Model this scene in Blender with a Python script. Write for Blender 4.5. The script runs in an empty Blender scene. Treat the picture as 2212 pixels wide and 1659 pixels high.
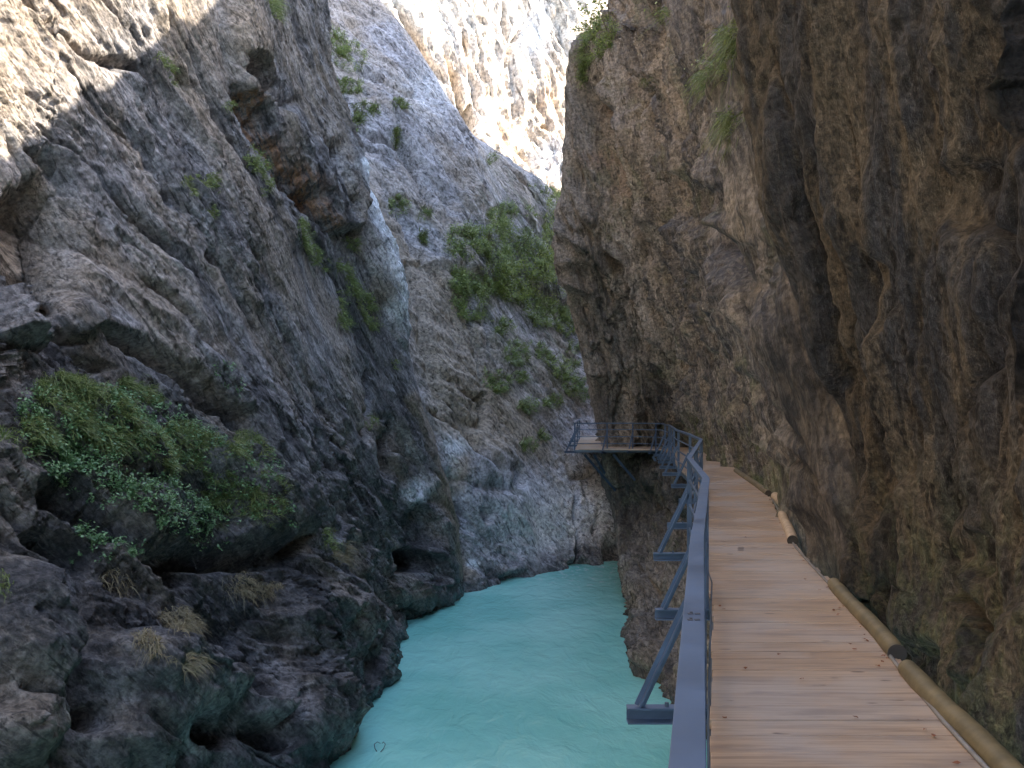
import bpy, math, random
import numpy as np
from mathutils import Vector, Matrix
R = math.radians
random.seed(7)
RNG = np.random.RandomState(11)
scene = bpy.context.scene
C = scene.collection

# ------------------------------------------------------------------ camera
# picture units: the photo at 2212 x 1659; focal length FP, horizon row HV, eye 8 m above the river
FP, CU, HV, EYE = 2100.0, 1106.0, 881.5, 8.0
cam_d = bpy.data.cameras.new('camera'); cam = bpy.data.objects.new('camera', cam_d); C.objects.link(cam)
cam.location = (0, 0, EYE); cam.rotation_euler = (R(90), 0, 0)
cam_d.sensor_width = 36.0; cam_d.lens = FP / 2212 * 36; cam_d.shift_y = (HV - 829.5) / 2212
cam_d.clip_start = 0.05; cam_d.clip_end = 2000
scene.camera = cam

# ------------------------------------------------------------------ light
SUN_DIR = Vector((0.80, 0.11, 0.62)).normalized()          # towards the sun
w = bpy.data.worlds.new('World'); scene.world = w; w.use_nodes = True
nt = w.node_tree; bg = nt.nodes['Background']
sky = nt.nodes.new('ShaderNodeTexSky'); sky.sky_type = 'NISHITA'; sky.sun_disc = False
sky.sun_elevation = math.asin(SUN_DIR.z); sky.sun_rotation = math.atan2(SUN_DIR.x, SUN_DIR.y)
sky.air_density = 1.0; sky.dust_density = 1.5
nt.links.new(sky.outputs[0], bg.inputs[0]); bg.inputs[1].default_value = 0.15
sl = bpy.data.lights.new('sun', 'SUN'); sl.energy = 3.4; sl.angle = R(0.5); sl.color = (1.0, 0.93, 0.82)
so = bpy.data.objects.new('sun', sl); C.objects.link(so); so.rotation_euler = SUN_DIR.to_track_quat('Z', 'Y').to_euler()
vs = scene.view_settings; vs.view_transform = 'Standard'; vs.look = 'None'; vs.exposure = 3.1; vs.gamma = 1.0
scene.render.engine = 'CYCLES'
scene.cycles.max_bounces = 8; scene.cycles.diffuse_bounces = 5

# ------------------------------------------------------------------ helpers
def px(u, v, Y): return (( u - CU) / FP * Y, Y, EYE - (v - HV) / FP * Y)
def onz(u, v, z): return px(u, v, (EYE - z) * FP / (v - HV))
def tag(o, label=None, cat=None, group=None, kind=None):
    if label: o['label'] = label
    if cat: o['category'] = cat
    if group: o['group'] = group
    if kind: o['kind'] = kind
    return o
def empty(name, loc=(0, 0, 0)):
    o = bpy.data.objects.new(name, None); o.location = loc; o.empty_display_size = 0.1; C.objects.link(o); return o
def child(o, p):
    o.parent = p
    o.location = Vector(o.location) - Vector(p.matrix_basis.translation) if p.parent is None else o.location
    return o

_pr = np.random.RandomState(3); PERM = _pr.permutation(256); PERM = np.concatenate([PERM, PERM, PERM]).astype(np.int32)
GR = _pr.normal(size=(256, 3)); GR /= np.linalg.norm(GR, axis=1)[:, None]; GR = GR.astype(np.float32)
def pn(p):
    p = p.astype(np.float32); i = np.floor(p).astype(np.int32); f = p - i; i &= 255
    s = f * f * f * (f * (f * 6 - 15) + 10)
    out = 0
    for dx in (0, 1):
        wx = s[:, 0] if dx else 1 - s[:, 0]; a = PERM[(i[:, 0] + dx)]
        for dy in (0, 1):
            wy = s[:, 1] if dy else 1 - s[:, 1]; b = PERM[a + i[:, 1] + dy]
            for dz in (0, 1):
                wz = s[:, 2] if dz else 1 - s[:, 2]; g = GR[PERM[b + i[:, 2] + dz]]
                d = g[:, 0] * (f[:, 0] - dx) + g[:, 1] * (f[:, 1] - dy) + g[:, 2] * (f[:, 2] - dz)
                out = out + wx * wy * wz * d
    return out * 1.5
def fbm(p, o=4, g=0.5):
    a, t, q = 1.0, 0, p.copy()
    for k in range(o):
        t = t + a * pn(q + k * 17.3); a *= g; q = q * 2.03
    return t
def ridged(p, o=4, g=0.5):
    a, t, q = 1.0, 0, p.copy()
    for k in range(o):
        t = t + a * (1 - 2.2 * np.abs(pn(q + k * 9.1))); a *= g; q = q * 2.1
    return t
def sstep(x, a, b):
    t = np.clip((x - a) / (b - a), 0, 1); return t * t * (3 - 2 * t)

def crmat(sub):
    n = len(sub) + 1; rows = []
    for k, m in enumerate(sub):
        for j in range(m + (k == n - 2)):
            t = j / m; wv = np.zeros(n)
            c = (-t**3 + 2*t*t - t) / 2, (3*t**3 - 5*t*t + 2) / 2, (-3*t**3 + 4*t*t + t) / 2, (t**3 - t*t) / 2
            for q in range(4):
                idx = k - 1 + q
                if idx < 0: wv[0] += 2 * c[q]; wv[1] -= c[q]
                elif idx > n - 1: wv[n-1] += 2 * c[q]; wv[n-2] -= c[q]
                else: wv[idx] += c[q]
            rows.append(wv)
    return np.array(rows)
def grid_normals(P):
    du = np.gradient(P, axis=1); dv = np.gradient(P, axis=0)
    n = np.cross(du, dv); n /= (np.linalg.norm(n, axis=2)[:, :, None] + 1e-9); return n
def proj(P):
    Y = np.maximum(P[:, 1], 0.5)
    return CU + FP * P[:, 0] / Y, HV - FP * (P[:, 2] - EYE) / Y
def seg_dist(u, v, poly, closed=False):
    d = np.full(u.shape, 1e9); n = len(poly); tt = np.zeros(u.shape)
    for k in range(n if closed else n - 1):
        x0, y0 = poly[k]; x1, y1 = poly[(k + 1) % n]; ex, ey = x1 - x0, y1 - y0
        t = np.clip(((u - x0) * ex + (v - y0) * ey) / (ex * ex + ey * ey + 1e-9), 0, 1)
        dd = np.hypot(u - x0 - t * ex, v - y0 - t * ey); m = dd < d
        d = np.where(m, dd, d); tt = np.where(m, (k + t) / max(1, n - 1), tt)
    return (d, tt)
def poly_sd(u, v, poly):                       # >0 inside
    d, _ = seg_dist(u, v, poly, True); ins = np.zeros(u.shape, bool); n = len(poly)
    for k in range(n):
        x0, y0 = poly[k]; x1, y1 = poly[(k + 1) % n]
        if y0 == y1: continue
        ins ^= ((y0 > v) != (y1 > v)) & (u < (x1 - x0) * (v - y0) / (y1 - y0) + x0)
    return np.where(ins, d, -d)
def ell(u, v, e):
    cu, cv, ru, rv, a = e; a = R(a); x = u - cu; y = v - cv
    return np.hypot((x * math.cos(a) + y * math.sin(a)) / ru, (-x * math.sin(a) + y * math.cos(a)) / rv)
def feats(u, v, L, Y):
    """sculpting strokes: ('g',poly,width,depth) groove; ('p',poly,edge,height) plateau; ('b',ellipse,height) bulge; ('c',ellipse,depth) cave"""
    out = np.zeros(u.shape)
    for f in L:
        k = f[0]
        if k == 'g':
            d, t = seg_dist(u, v, f[1]); tap = np.minimum(1, 0.25 + 4 * np.minimum(t, 1 - t))
            out -= f[3] * tap * np.exp(-(d / (f[2] * tap)) ** 2)
        elif k == 's':
            xs = [a for a, b in f[1]]; ys = [b for a, b in f[1]]; sg = np.interp(u, xs, ys) - v
            out += f[3] * sstep(sg, -7, 7) * np.exp(-np.maximum(sg, 0) / f[2]) * sstep(u, xs[0] - 25, xs[0] + 45) * (1 - sstep(u, xs[-1] - 45, xs[-1] + 25))
        elif k == 'p':
            out += f[3] * sstep(poly_sd(u, v, f[1]), -f[2], f[2])
        elif k == 'b':
            r = ell(u, v, f[1]); out += .6 * f[2] * (1 - sstep(r, .35, 1.05))
        elif k == 'c':
            r = ell(u, v, f[1]); out -= f[2] * (1 - sstep(r, .45, 1.0))
    return out

PATCH = {}
NB_L, NB_C, NB_R, NB_N, TL, TC, TR, TN = (np.array(a) / np.linalg.norm(a) for a in ((.58, .42, .70), (.85, .25, .25), (.92, -.27, .26), (.62, .72, .30), (.25, .65, -.72), (.28, 0, -.96), (.15, -.35, -.92), (.27, .22, -.94)))
AX = {id(NB_L): TL, id(NB_C): TC, id(NB_R): TR, id(NB_N): TN}
def patch(name, net, rsub, csub, disp, mat, masks=None, sil=None):
    N = np.array(net, float)
    A, B = crmat(rsub), crmat(csub)
    P = np.einsum('ri,ijk,cj->rck', A, N, B)
    nr, nc = P.shape[:2]; nrm = -grid_normals(P)
    p = P.reshape(-1, 3); n = nrm.reshape(-1, 3)
    u, v = proj(p); p2 = disp(p, n, u, v)
    if sil is not None:                      # keep the outline of the crest where the net puts it
        c0 = sum(csub[:sil]); cc = np.arange(nc); wgt = 1 - .85 * np.exp(-((cc - c0) / 12.0) ** 2)
        wgt = np.tile(wgt, nr)[:, None]; p2 = p + (p2 - p) * wgt
    P2 = p2.reshape(nr, nc, 3); n2 = -grid_normals(P2)
    n2 = n2.reshape(-1, 3)
    me = bpy.data.meshes.new(name); nv = nr * nc
    i = np.arange(nv).reshape(nr, nc); q = np.stack([i[:-1, :-1], i[1:, :-1], i[1:, 1:], i[:-1, 1:]], -1).reshape(-1, 4)
    me.vertices.add(nv); me.vertices.foreach_set('co', p2.astype(np.float32).ravel())
    me.loops.add(q.size); me.loops.foreach_set('vertex_index', q.astype(np.int32).ravel())
    me.polygons.add(len(q)); me.polygons.foreach_set('loop_start', np.arange(0, q.size, 4, dtype=np.int32))
    me.polygons.foreach_set('loop_total', np.full(len(q), 4, np.int32))
    me.update(calc_edges=True); me.polygons.foreach_set('use_smooth', np.ones(len(q), bool))
    if masks:
        for k, a in masks(p2, n2, u, v).items():
            at = me.attributes.new(k, 'FLOAT', 'POINT'); at.data.foreach_set('value', np.clip(a, 0, 1).astype(np.float32))
    me.materials.append(mat); o = bpy.data.objects.new(name, me); C.objects.link(o); tag(o, kind='structure')
    uu, vv = proj(p2); PATCH[name] = (p2, n2, uu, vv)
    return o

# ------------------------------------------------------------------ materials
def newmat(name):
    m = bpy.data.materials.new(name); m.use_nodes = True
    return m, m.node_tree, m.node_tree.nodes['Principled BSDF']
class NT:
    def __init__(s, nt): s.nt = nt
    def n(s, t, **kw):
        x = s.nt.nodes.new(t)
        for k, v in kw.items(): setattr(x, k, v)
        return x
    def l(s, a, b): s.nt.links.new(a, b)
    def map(s, vec, rot=(0, 0, 0), scale=(1, 1, 1)):
        m = s.n('ShaderNodeMapping'); m.inputs['Rotation'].default_value = rot; m.inputs['Scale'].default_value = scale
        s.l(vec, m.inputs['Vector']); return m.outputs[0]
    def noise(s, vec, scale, detail=5, rough=.55, dist=0.0):
        x = s.n('ShaderNodeTexNoise'); x.inputs['Scale'].default_value = scale; x.inputs['Detail'].default_value = detail
        x.inputs['Roughness'].default_value = rough; x.inputs['Distortion'].default_value = dist; s.l(vec, x.inputs['Vector']); return x.outputs['Fac']
    def ramp(s, f, a, b, lo=0.0, hi=1.0):
        x = s.n('ShaderNodeMapRange'); x.interpolation_type = 'SMOOTHSTEP'
        x.inputs['From Min'].default_value = a; x.inputs['From Max'].default_value = b
        x.inputs['To Min'].default_value = lo; x.inputs['To Max'].default_value = hi; s.l(f, x.inputs['Value']); return x.outputs[0]
    def mix(s, f, a, b, mode='MIX'):
        x = s.n('ShaderNodeMix', data_type='RGBA', blend_type=mode)
        if isinstance(f, (int, float)): x.inputs[0].default_value = f
        else: s.l(f, x.inputs[0])
        for i, c in ((6, a), (7, b)):
            if isinstance(c, tuple): x.inputs[i].default_value = (*c, 1)
            else: s.l(c, x.inputs[i])
        return x.outputs[2]
    def math(s, op, a, b=0.0):
        x = s.n('ShaderNodeMath', operation=op)
        for i, c in ((0, a), (1, b)):
            if isinstance(c, (int, float)): x.inputs[i].default_value = c
            else: s.l(c, x.inputs[i])
        return x.outputs[0]
    def attr(s, name):
        x = s.n('ShaderNodeAttribute'); x.attribute_name = name; return x.outputs['Fac']
    def bump(s, h, strength, dist, prev=None):
        x = s.n('ShaderNodeBump'); x.inputs['Strength'].default_value = strength; x.inputs['Distance'].default_value = dist
        s.l(h, x.inputs['Height'])
        if prev is not None: s.l(prev, x.inputs['Normal'])
        return x.outputs[0]

def rock_mat(name, base, dark, pale, nb, streak=0.5, tan=(.36, .27, .18), scale=1.0, bump=1.0, spec=.35):
    """limestone with inclined bedding; tilt = bedding direction in degrees about Y"""
    m, nt, b = newmat(name); t = NT(nt)
    tc = t.n('ShaderNodeTexCoord').outputs['Object']
    ax = Vector(nb); az = Vector(AX[id(nb)]); ay = az.cross(ax).normalized(); q = Matrix((ax, ay, az)).to_euler()
    rot = t.map(tc, rot=tuple(q)); st = t.map(rot, scale=(3.2 * scale, 1.6 * scale, 0.36 * scale))
    st2 = t.map(rot, scale=(9 * scale, 5 * scale, 1.3 * scale))
    n1 = t.noise(st, .55, 8, .62, .4); n2 = t.noise(st2, 1.0, 7, .62, .5); lg = t.map(rot, scale=(1.3, 1.1, .42)); n3 = t.noise(lg, .35 * scale, 5, .6)
    n4 = t.noise(tc, 9 * scale, 8, .7); n5 = t.noise(lg, 2.2 * scale, 8, .65, .3)
    col = t.mix(t.ramp(n1, .38, .62), dark, base)
    col = t.mix(t.ramp(n5, .50, .72, 0, .55), col, pale)
    col = t.mix(t.ramp(n3, .45, .62, 0, .45), col, tan)
    col = t.mix(t.attr('tan'), col, t.mix(t.ramp(n2, .35, .65), tan, tuple(c * .62 for c in tan)))
    col = t.mix(t.math('MULTIPLY', t.attr('rust'), t.ramp(n2, .35, .6)), col, (.28, .13, .05))
    vert = t.map(tc, scale=(2.4, 2.4, .16)); nv = t.noise(vert, 1.0, 6, .6, .3)
    col = t.mix(t.math('MULTIPLY', t.ramp(nv, .52, .66), streak), col, tuple(c * .35 for c in dark))
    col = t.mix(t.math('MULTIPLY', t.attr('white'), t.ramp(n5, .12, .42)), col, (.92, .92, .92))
    col = t.mix(t.math('MULTIPLY', t.attr('stain_shade'), t.ramp(n2, .25, .6)), col, (.035, .034, .036))  # mask holds real stains and painted shade
    col = t.mix(t.math('MULTIPLY', t.attr('moss'), t.ramp(n5, .42, .6)), col, (.07, .085, .025))
    # shade of pits and crevices, multiplied into the colour
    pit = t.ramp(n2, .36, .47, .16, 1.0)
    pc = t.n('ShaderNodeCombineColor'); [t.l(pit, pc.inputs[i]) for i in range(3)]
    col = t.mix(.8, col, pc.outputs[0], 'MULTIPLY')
    g = t.ramp(n4, .34, .66, .5, 1.4); gc = t.n('ShaderNodeCombineColor'); [t.l(g, gc.inputs[i]) for i in range(3)]
    col = t.mix(1.0, col, gc.outputs[0], 'MULTIPLY')
    t.l(col, b.inputs['Base Color'])
    vo = t.n('ShaderNodeTexVoronoi', feature='DISTANCE_TO_EDGE'); vo.inputs['Scale'].default_value = .9
    wv = t.n('ShaderNodeVectorMath', operation='ADD'); t.l(st, wv.inputs[0])
    nn = t.n('ShaderNodeTexNoise'); nn.inputs['Scale'].default_value = 1.3; nn.inputs['Detail'].default_value = 4; t.l(tc, nn.inputs['Vector']); t.l(nn.outputs['Color'], wv.inputs[1])
    t.l(wv.outputs[0], vo.inputs['Vector']); crack = t.ramp(vo.outputs[0], 0, .07)
    b1 = t.bump(n1, .75 * bump, .35); b2 = t.bump(n2, .8 * bump, .12, b1); b3 = t.bump(crack, .35 * bump, .06, b2)
    b4 = t.bump(n5, .9 * bump, .16, b3); b5 = t.bump(n4, .9 * bump, .05, b4)
    t.l(b5, b.inputs['Normal'])
    t.l(t.ramp(t.attr('wet'), 0, 1, .78, .22), b.inputs['Roughness']); b.inputs['Specular IOR Level'].default_value = spec
    return m

def simple(name, col, rough=.6, metal=0.0, var=.2, sc=8.0, bumpd=0.0, trans=None):
    m, nt, b = newmat(name); t = NT(nt); tc = t.n('ShaderNodeTexCoord').outputs['Object']
    n = t.noise(tc, sc, 6, .6)
    c = t.mix(t.ramp(n, .3, .7), tuple(x * (1 - var) for x in col), tuple(min(1, x * (1 + var)) for x in col))
    t.l(c, b.inputs['Base Color']); b.inputs['Roughness'].default_value = rough; b.inputs['Metallic'].default_value = metal
    if bumpd: t.l(t.bump(n, .5, bumpd), b.inputs['Normal'])
    return m
def leafmat(name, c1, c2, rough=.5):
    m, nt, b = newmat(name); t = NT(nt)
    a = t.attr('rnd'); g = t.n('ShaderNodeNewGeometry')
    c = t.mix(a, c1, c2); t.l(c, b.inputs['Base Color']); b.inputs['Roughness'].default_value = rough
    tr = t.n('ShaderNodeBsdfTranslucent'); t.l(c, tr.inputs['Color']); ms = t.n('ShaderNodeMixShader'); ms.inputs[0].default_value = .3
    out = nt.nodes['Material Output']; t.l(b.outputs[0], ms.inputs[1]); t.l(tr.outputs[0], ms.inputs[2]); t.l(ms.outputs[0], out.inputs[0])
    return m

# ------------------------------------------------------------------ rock
def rock_disp(ang, big=.8, strata=.45, med=.22, fine=.07, F=(), seed=0., damp=None, pixjit=10.0, jitsc=.7, near=0, crk=.3, bo=2, cs=1.0, fold=0.):
    nb = ang; tb = AX[id(ang)]; yb = np.cross(nb, tb); tb /= np.linalg.norm(tb)
    def f(p, n, u, v):
        q = p + seed; s = q @ nb; tt = q @ tb; y = q @ yb
        wob = fbm(np.stack([s * .25, y * .12, tt * .12], 1), 3)
        B = np.stack([s * .8 + wob * .9, y * .5, tt * .14], 1)
        d = big * fbm(q * .13, bo) + strata * (ridged(B, 4, .55) - .55)
        B2 = np.stack([s * 2.2 + wob * 2, y * .8, tt * .5], 1)
        r2 = ridged(B2, 4, .6)
        patchy = .35 + .65 * sstep(fbm(q * .3 + 40, 2), -.25, .35)
        d = d + med * (r2 - .5) * patchy
        d = d + med * .8 * fbm(q * 1.1 + 5, 4, .55)
        d = d + fine * ridged(q * 2.7 * np.array([1, 1, .6]), 4, .6) * patchy
        if fold: d = d + fold * (ridged(np.stack([s * .34 * cs + wob * .4, y * .34 * cs, tt * .045 * cs], 1) + 300, 3, .55) - 1.25)
        for f_, a_, o_ in ((.45, 1.0, 0), (1.1, .5, 30), (2.6, .25, 60)):      # cracks that run with the bedding
            c_ = pn(np.stack([s * f_ * cs * 1.3 + wob * .8 * f_ , y * f_ * cs * 1.0, tt * f_ * cs * .16], 1) + o_)
            d = d - crk * a_ * np.exp(-(c_ / .035) ** 2) * sstep(fbm(q * f_ * .6 * cs + 200 + o_, 2), -.05, .3)
        ju = pixjit * fbm(q * jitsc + 31, 4, .6); jv = pixjit * fbm(q * jitsc + 77, 4, .6)
        fe = feats(u + ju, v + jv, F, p[:, 1])
        if near: k = np.clip(p[:, 1] / near, .25, 1.0); d = d * k; fe = fe * k
        if damp is not None: d = d * damp(p, u, v)
        return p + n * (d + fe)[:, None]
    return f

# --- left cliff -------------------------------------------------------
def rowp(v, us, Ys): return [px(u, v if np.isscalar(v) else v[k], Ys[k]) for k, u in enumerate(us)]
US = [-20, 150, 320, 480]
def arow(v, u5, u6, u7, uc, Y, vc=None):
    us = US + [u5, u6, u7, uc]; vv = [v] * 7 + [vc if vc is not None else v]
    return us, vv, Y
rowsA = [
 (-330, 545, 585, 612, 640, [19, 21.5, 24, 27, 30, 33, 37, 40]),
 (-60,  545, 585, 615, 645, [18.5, 20.7, 23.3, 26.5, 29.5, 32.5, 36, 39]),
 (130,  555, 598, 628, 660, [18.2, 20.3, 23, 26, 29, 32, 35.5, 38.5]),
 (300,  575, 625, 668, 705, [18, 20, 22.6, 25.6, 28.6, 31.6, 35, 38]),
 (430,  590, 655, 720, 788, [17.6, 19.6, 22, 25, 28.2, 31.5, 35, 38.8]),
 (600,  600, 680, 770, 858, [17.2, 19.1, 21.6, 24.6, 28.2, 31.7, 35.5, 39.2]),
 (800,  620, 710, 800, 891, [16.3, 18.3, 20.8, 24, 27.8, 31.5, 36, 39.8]),
 (980,  640, 730, 830, 948, [15.4, 17.2, 19.6, 23, 27, 31.5, 36, 40.8]),
 (1120, 650, 745, 838, 985, [14.9, 16.4, 18.6, 21.8, 25.8, 31, 36.2, 41.5]),
 (1250, 660, 755, 845, 996, [14.4, 15.8, 17.8, 20.7, 24.6, 29.8, 35.8, 42.2]),
]
netA = []
top = [(-13, -22, 50), (-12, 6, 50), (-11.5, 17, 50), (-11.5, 20, 50), (-11.5, 23, 50), (-11.2, 26, 50), (-11, 29.5, 50), (-10.8, 33, 50), (-10.8, 37, 50), (-11, 40, 50), (-14, 44, 50), (-24, 52, 50)]
netA.append(top)
for v, a, b_, c_, d_, Y in rowsA:
    us = US + [a, b_, c_, d_]; r = [px(uu, v, Y[k]) for k, uu in enumerate(us)]
    z0 = r[0][2]; cr = r[-1]
    netA.append([(-12.5 + (z0 < 6) * 2.5, -22, z0), (-11.0 + (z0 < 6) * 2, 6, z0)] + r + [(cr[0] - 2.2, cr[1] + 3.0, cr[2] + .3), (cr[0] - 11, cr[1] + 9, cr[2])])
# the row just above the river, the waterline itself and the foot under water
wl = [(690, 1668), (785, 1540), (838, 1425), (885, 1335), (998, 1279)]
W = [onz(u, v, 0.0) for u, v in wl]
up = [px(-20, 1480, 13.6), px(150, 1480, 14.9), px(320, 1490, 16.6), px(500, 1480, 19.4)]
netA.append([(-8, -22, 3), (-8.2, 6, 3.0)] + up[:3] + [up[3], px(655, 1440, 22.9), px(770, 1390, 28.0), px(850, 1310, 35.2), px(999, 1268, 42.4), (-4.4, 45.6, .2), (-13, 52, .2)])
netA.append([(-6.2, -22, 0), (-6.5, 6, 0.0), (-5.9, 12.6, 0), (-5.5, 15, 0), (-5.0, 17.4, 0), W[0]] + [W[1], W[2], W[3], W[4], (-4.2, 45.8, 0), (-13, 52, 0)])
# row above has 12 entries; fix ordering so both share columns
netA[-1] = [(-6.2, -22, 0), (-6.5, 6, 0.0), (-5.9, 12.8, 0), (-5.4, 15.4, 0), (-4.9, 18, 0), (W[0][0] - .05, W[0][1] - .6, 0), W[1], W[2], W[3], W[4], (-4.2, 45.8, 0), (-13, 52, 0)]
netA.append([(x * .93, y, -2.5) for x, y, z in netA[-1]])

FA = [
 # overhanging upper mass with the rusty cleft beneath it
 ('p', [(480, -400), (470, 60), (500, 180), (560, 300), (620, 400), (668, 470), (700, 505), (742, 500), (748, 400), (720, 330), (900, -400)], 9, .75),
 ('g', [(500, 190), (560, 300), (620, 400), (690, 505)], 16, .9),
 ('p', [(590, -400), (600, 120), (640, 250), (690, 400), (740, 470), (800, 300), (800, -400)], 8, .25),
 ('c', (535, 170, 26, 70, -28), 1.2), ('g', [(490, 120), (560, 200), (600, 260)], 12, .6),
 ('g', [(640, 300), (700, 420), (725, 495)], 9, .6), ('c', (718, 470, 14, 35, -10), .8),
 # alcove at far left
 ('c', (85, 540, 105, 190, 5), 1.3), ('c', (25, 560, 40, 200, 0), .7),
 ('g', [(0, 600), (40, 680), (100, 730), (190, 735)], 12, .5),
 ('b', (150, 690, 70, 60, 0), .5),
 ('p', [(-60, 640), (-60, 760), (60, 770), (30, 700), (0, 640)], 10, .7),
 # notches of the upper left
 ('c', (360, 430, 22, 42, -30), .9), ('c', (385, 180, 14, 40, -30), .4), ('g', [(300, 330), (360, 420), (400, 500)], 10, .5),
 ('g', [(120, 80), (190, 130), (290, 150), (340, 220)], 10, .45), ('g', [(330, 0), (390, 120), (450, 230)], 10, .4),
 ('g', [(400, 60), (480, 260), (560, 430)], 7, .3), ('g', [(170, 330), (280, 470), (420, 600)], 10, .4),
 ('g', [(40, 330), (110, 360), (160, 420)], 14, .6),
 # long diagonal ledge over the vegetated terrace
 ('s', [(150, 735), (200, 700), (330, 765), (430, 835), (520, 905), (580, 985)], 90, .22),
 ('g', [(200, 700), (330, 765), (430, 840), (530, 930)], 14, .8),
 ('g', [(100, 740), (180, 770), (260, 790)], 9, .5),
 ('c', (505, 910, 28, 40, -40), .9),
 # terrace masses
 ('b', (230, 930, 230, 110, 25), .7), ('b', (480, 1010, 150, 70, 35), .9), ('b', (560, 1120, 120, 90, 25), 1.3),
 ('b', (330, 1110, 120, 80, 10), .9), ('g', [(60, 1050), (150, 1100), (290, 1180)], 26, 1.0),
 ('g', [(330, 1190), (450, 1210), (600, 1200), (660, 1160)], 20, .9),
 ('c', (370, 1235, 70, 30, 15), 1.5), ('c', (540, 1215, 60, 22, 0), 1.2),
 ('c', (140, 1300, 55, 120, -8), 1.6), ('c', (130, 1190, 90, 40, 20), 1.2),
 ('b', (30, 1370, 110, 190, -12), 1.7), ('g', [(60, 1200), (120, 1330), (150, 1480), (160, 1560)], 12, .9),
 ('b', (20, 1590, 120, 90, -30), 1.0), ('g', [(0, 1500), (60, 1530), (130, 1590)], 9, .5),
 ('b', (320, 1480, 190, 110, 18), 1.5), ('g', [(240, 1360), (370, 1410), (500, 1450), (560, 1500)], 10, .4),
 ('c', (470, 1360, 75, 42, 30), 2.0), ('c', (490, 1430, 40, 40, 0), 1.5), ('g', [(420, 1340), (520, 1460), (560, 1550)], 16, .9),
 ('b', (690, 1360, 150, 130, 30), 1.2), ('b', (640, 1540, 150, 120, 0), 1.2), ('g', [(560, 1450), (600, 1520), (570, 1640)], 12, .8),
 ('b', (260, 1600, 130, 80, 0), .9), ('c', (420, 1590, 70, 40, 10), 1.3), ('c', (560, 1600, 60, 34, 20), 1.3), ('c', (180, 1560, 40, 36, 0), .9),
 ('b', (450, 1500, 60, 60, 20), .5), ('b', (810, 1450, 30, 70, 10), .5),
 ('g', [(742, 1300), (760, 1400), (800, 1500)], 8, .6), ('g', [(700, 1180), (745, 1260), (765, 1340)], 7, .35),
 # right hand part of the big wall
 ('g', [(790, 780), (800, 880), (770, 980)], 9, .4), ('c', (842, 960, 22, 55, 12), 1.1), ('g', [(820, 930), (815, 1040)], 7, .6), ('c', (840, 1005, 20, 40, 0), .9),
 ('c', (905, 1140, 42, 60, -20), .9), ('c', (890, 1210, 55, 28, 8), 1.5), ('g', [(840, 1240), (900, 1220), (960, 1250)], 10, .7),
 ('b', (870, 1280, 50, 36, 0), .7), ('b', (940, 1250, 26, 28, 0), .5), ('c', (925, 1255, 16, 22, 0), .9),
 ('g', [(870, 640), (885, 760), (915, 900), (950, 980), (960, 1020)], 5, .25),
 ('p', [(735, 500), (760, 560), (840, 660), (880, 760), (900, 870), (1000, 860), (1000, 400), (760, 350)], 12, .35),
 ('g', [(640, 480), (720, 600), (760, 700), (790, 790)], 7, .35),
 ('g', [(560, 560), (600, 700), (680, 850), (720, 1000)], 8, .25), ('g', [(440, 520), (520, 650), (560, 760)], 8, .3),
 ('c', (445, 560, 24, 16, 40), .6), ('g', [(300, 600), (400, 680), (470, 800)], 7, .3),
]
dampA = lambda p, u, v: (.55 + .45 * sstep(v + .25 * (300 - u), 680, 860) + .3 * sstep(-u, -300, -60) * sstep(-v, -420, -200)) * (1 - .5 * sstep(poly_sd(u, v, [(560, 560), (640, 520), (760, 520), (860, 640), (900, 860), (760, 960), (640, 880)]), -30, 60))
def maskA(p, n, u, v):
    j = 22 * fbm(p * .35, 3); j2 = 22 * fbm(p * .35 + 50, 3); U = u + j; V = v + j2
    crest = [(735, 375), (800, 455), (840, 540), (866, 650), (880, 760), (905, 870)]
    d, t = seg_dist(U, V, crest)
    white = (1 - sstep(d, 14, 52)) * 1.1 * sstep(V, 370, 400) * (1 - sstep(V, 620, 800))  # pale crest streak, its wet sheen put into the colour as white
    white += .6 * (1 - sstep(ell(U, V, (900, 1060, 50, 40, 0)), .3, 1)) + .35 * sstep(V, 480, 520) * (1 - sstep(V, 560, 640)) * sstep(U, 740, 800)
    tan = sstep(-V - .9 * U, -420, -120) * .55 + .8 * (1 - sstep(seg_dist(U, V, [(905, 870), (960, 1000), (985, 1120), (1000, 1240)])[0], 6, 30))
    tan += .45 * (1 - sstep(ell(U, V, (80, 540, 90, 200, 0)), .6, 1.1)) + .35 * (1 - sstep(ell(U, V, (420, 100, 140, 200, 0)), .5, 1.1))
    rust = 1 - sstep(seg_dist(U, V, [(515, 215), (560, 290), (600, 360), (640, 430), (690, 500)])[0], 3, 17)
    rust = rust * .8
    z = p[:, 2]; nz = .35 * fbm(p * .8, 3)
    wetb = 1 - sstep(z + nz * 1.5, .45, 1.2)
    stain_shade = wetb * .8 + .5 * (1 - sstep(ell(U, V, (80, 1100, 260, 420, 0)), .5, 1.1))  # wet band at the waterline, plus painted shade of the lower left
    stain_shade += .45 * (1 - sstep(ell(U, V, (420, 1300, 300, 260, 0)), .5, 1.1)) + .7 * (1 - sstep(ell(U, V, (890, 1160, 55, 90, 0)), .5, 1.1))  # hollows near the river get their shade through the colour
    stain_shade = stain_shade * .8 + .65 * sstep(V, 760, 1150) * sstep(-U, -820, -500) * sstep(fbm(p * .6 + 70, 3), -.4, .1)  # weaker light low on the left, put into the colour
    moss = .8 * (1 - sstep(ell(U, V, (350, 1030, 330, 190, 25)), .5, 1.1)) * sstep(n[:, 2], -.1, .5)
    return dict(tan=tan, white=white, rust=rust, stain_shade=np.minimum(stain_shade, .85), moss=moss, wet=wetb)
matA = rock_mat('grey_limestone', (.26, .238, .228), (.085, .078, .077), (.52, .495, .48), NB_L, streak=.25)
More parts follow.
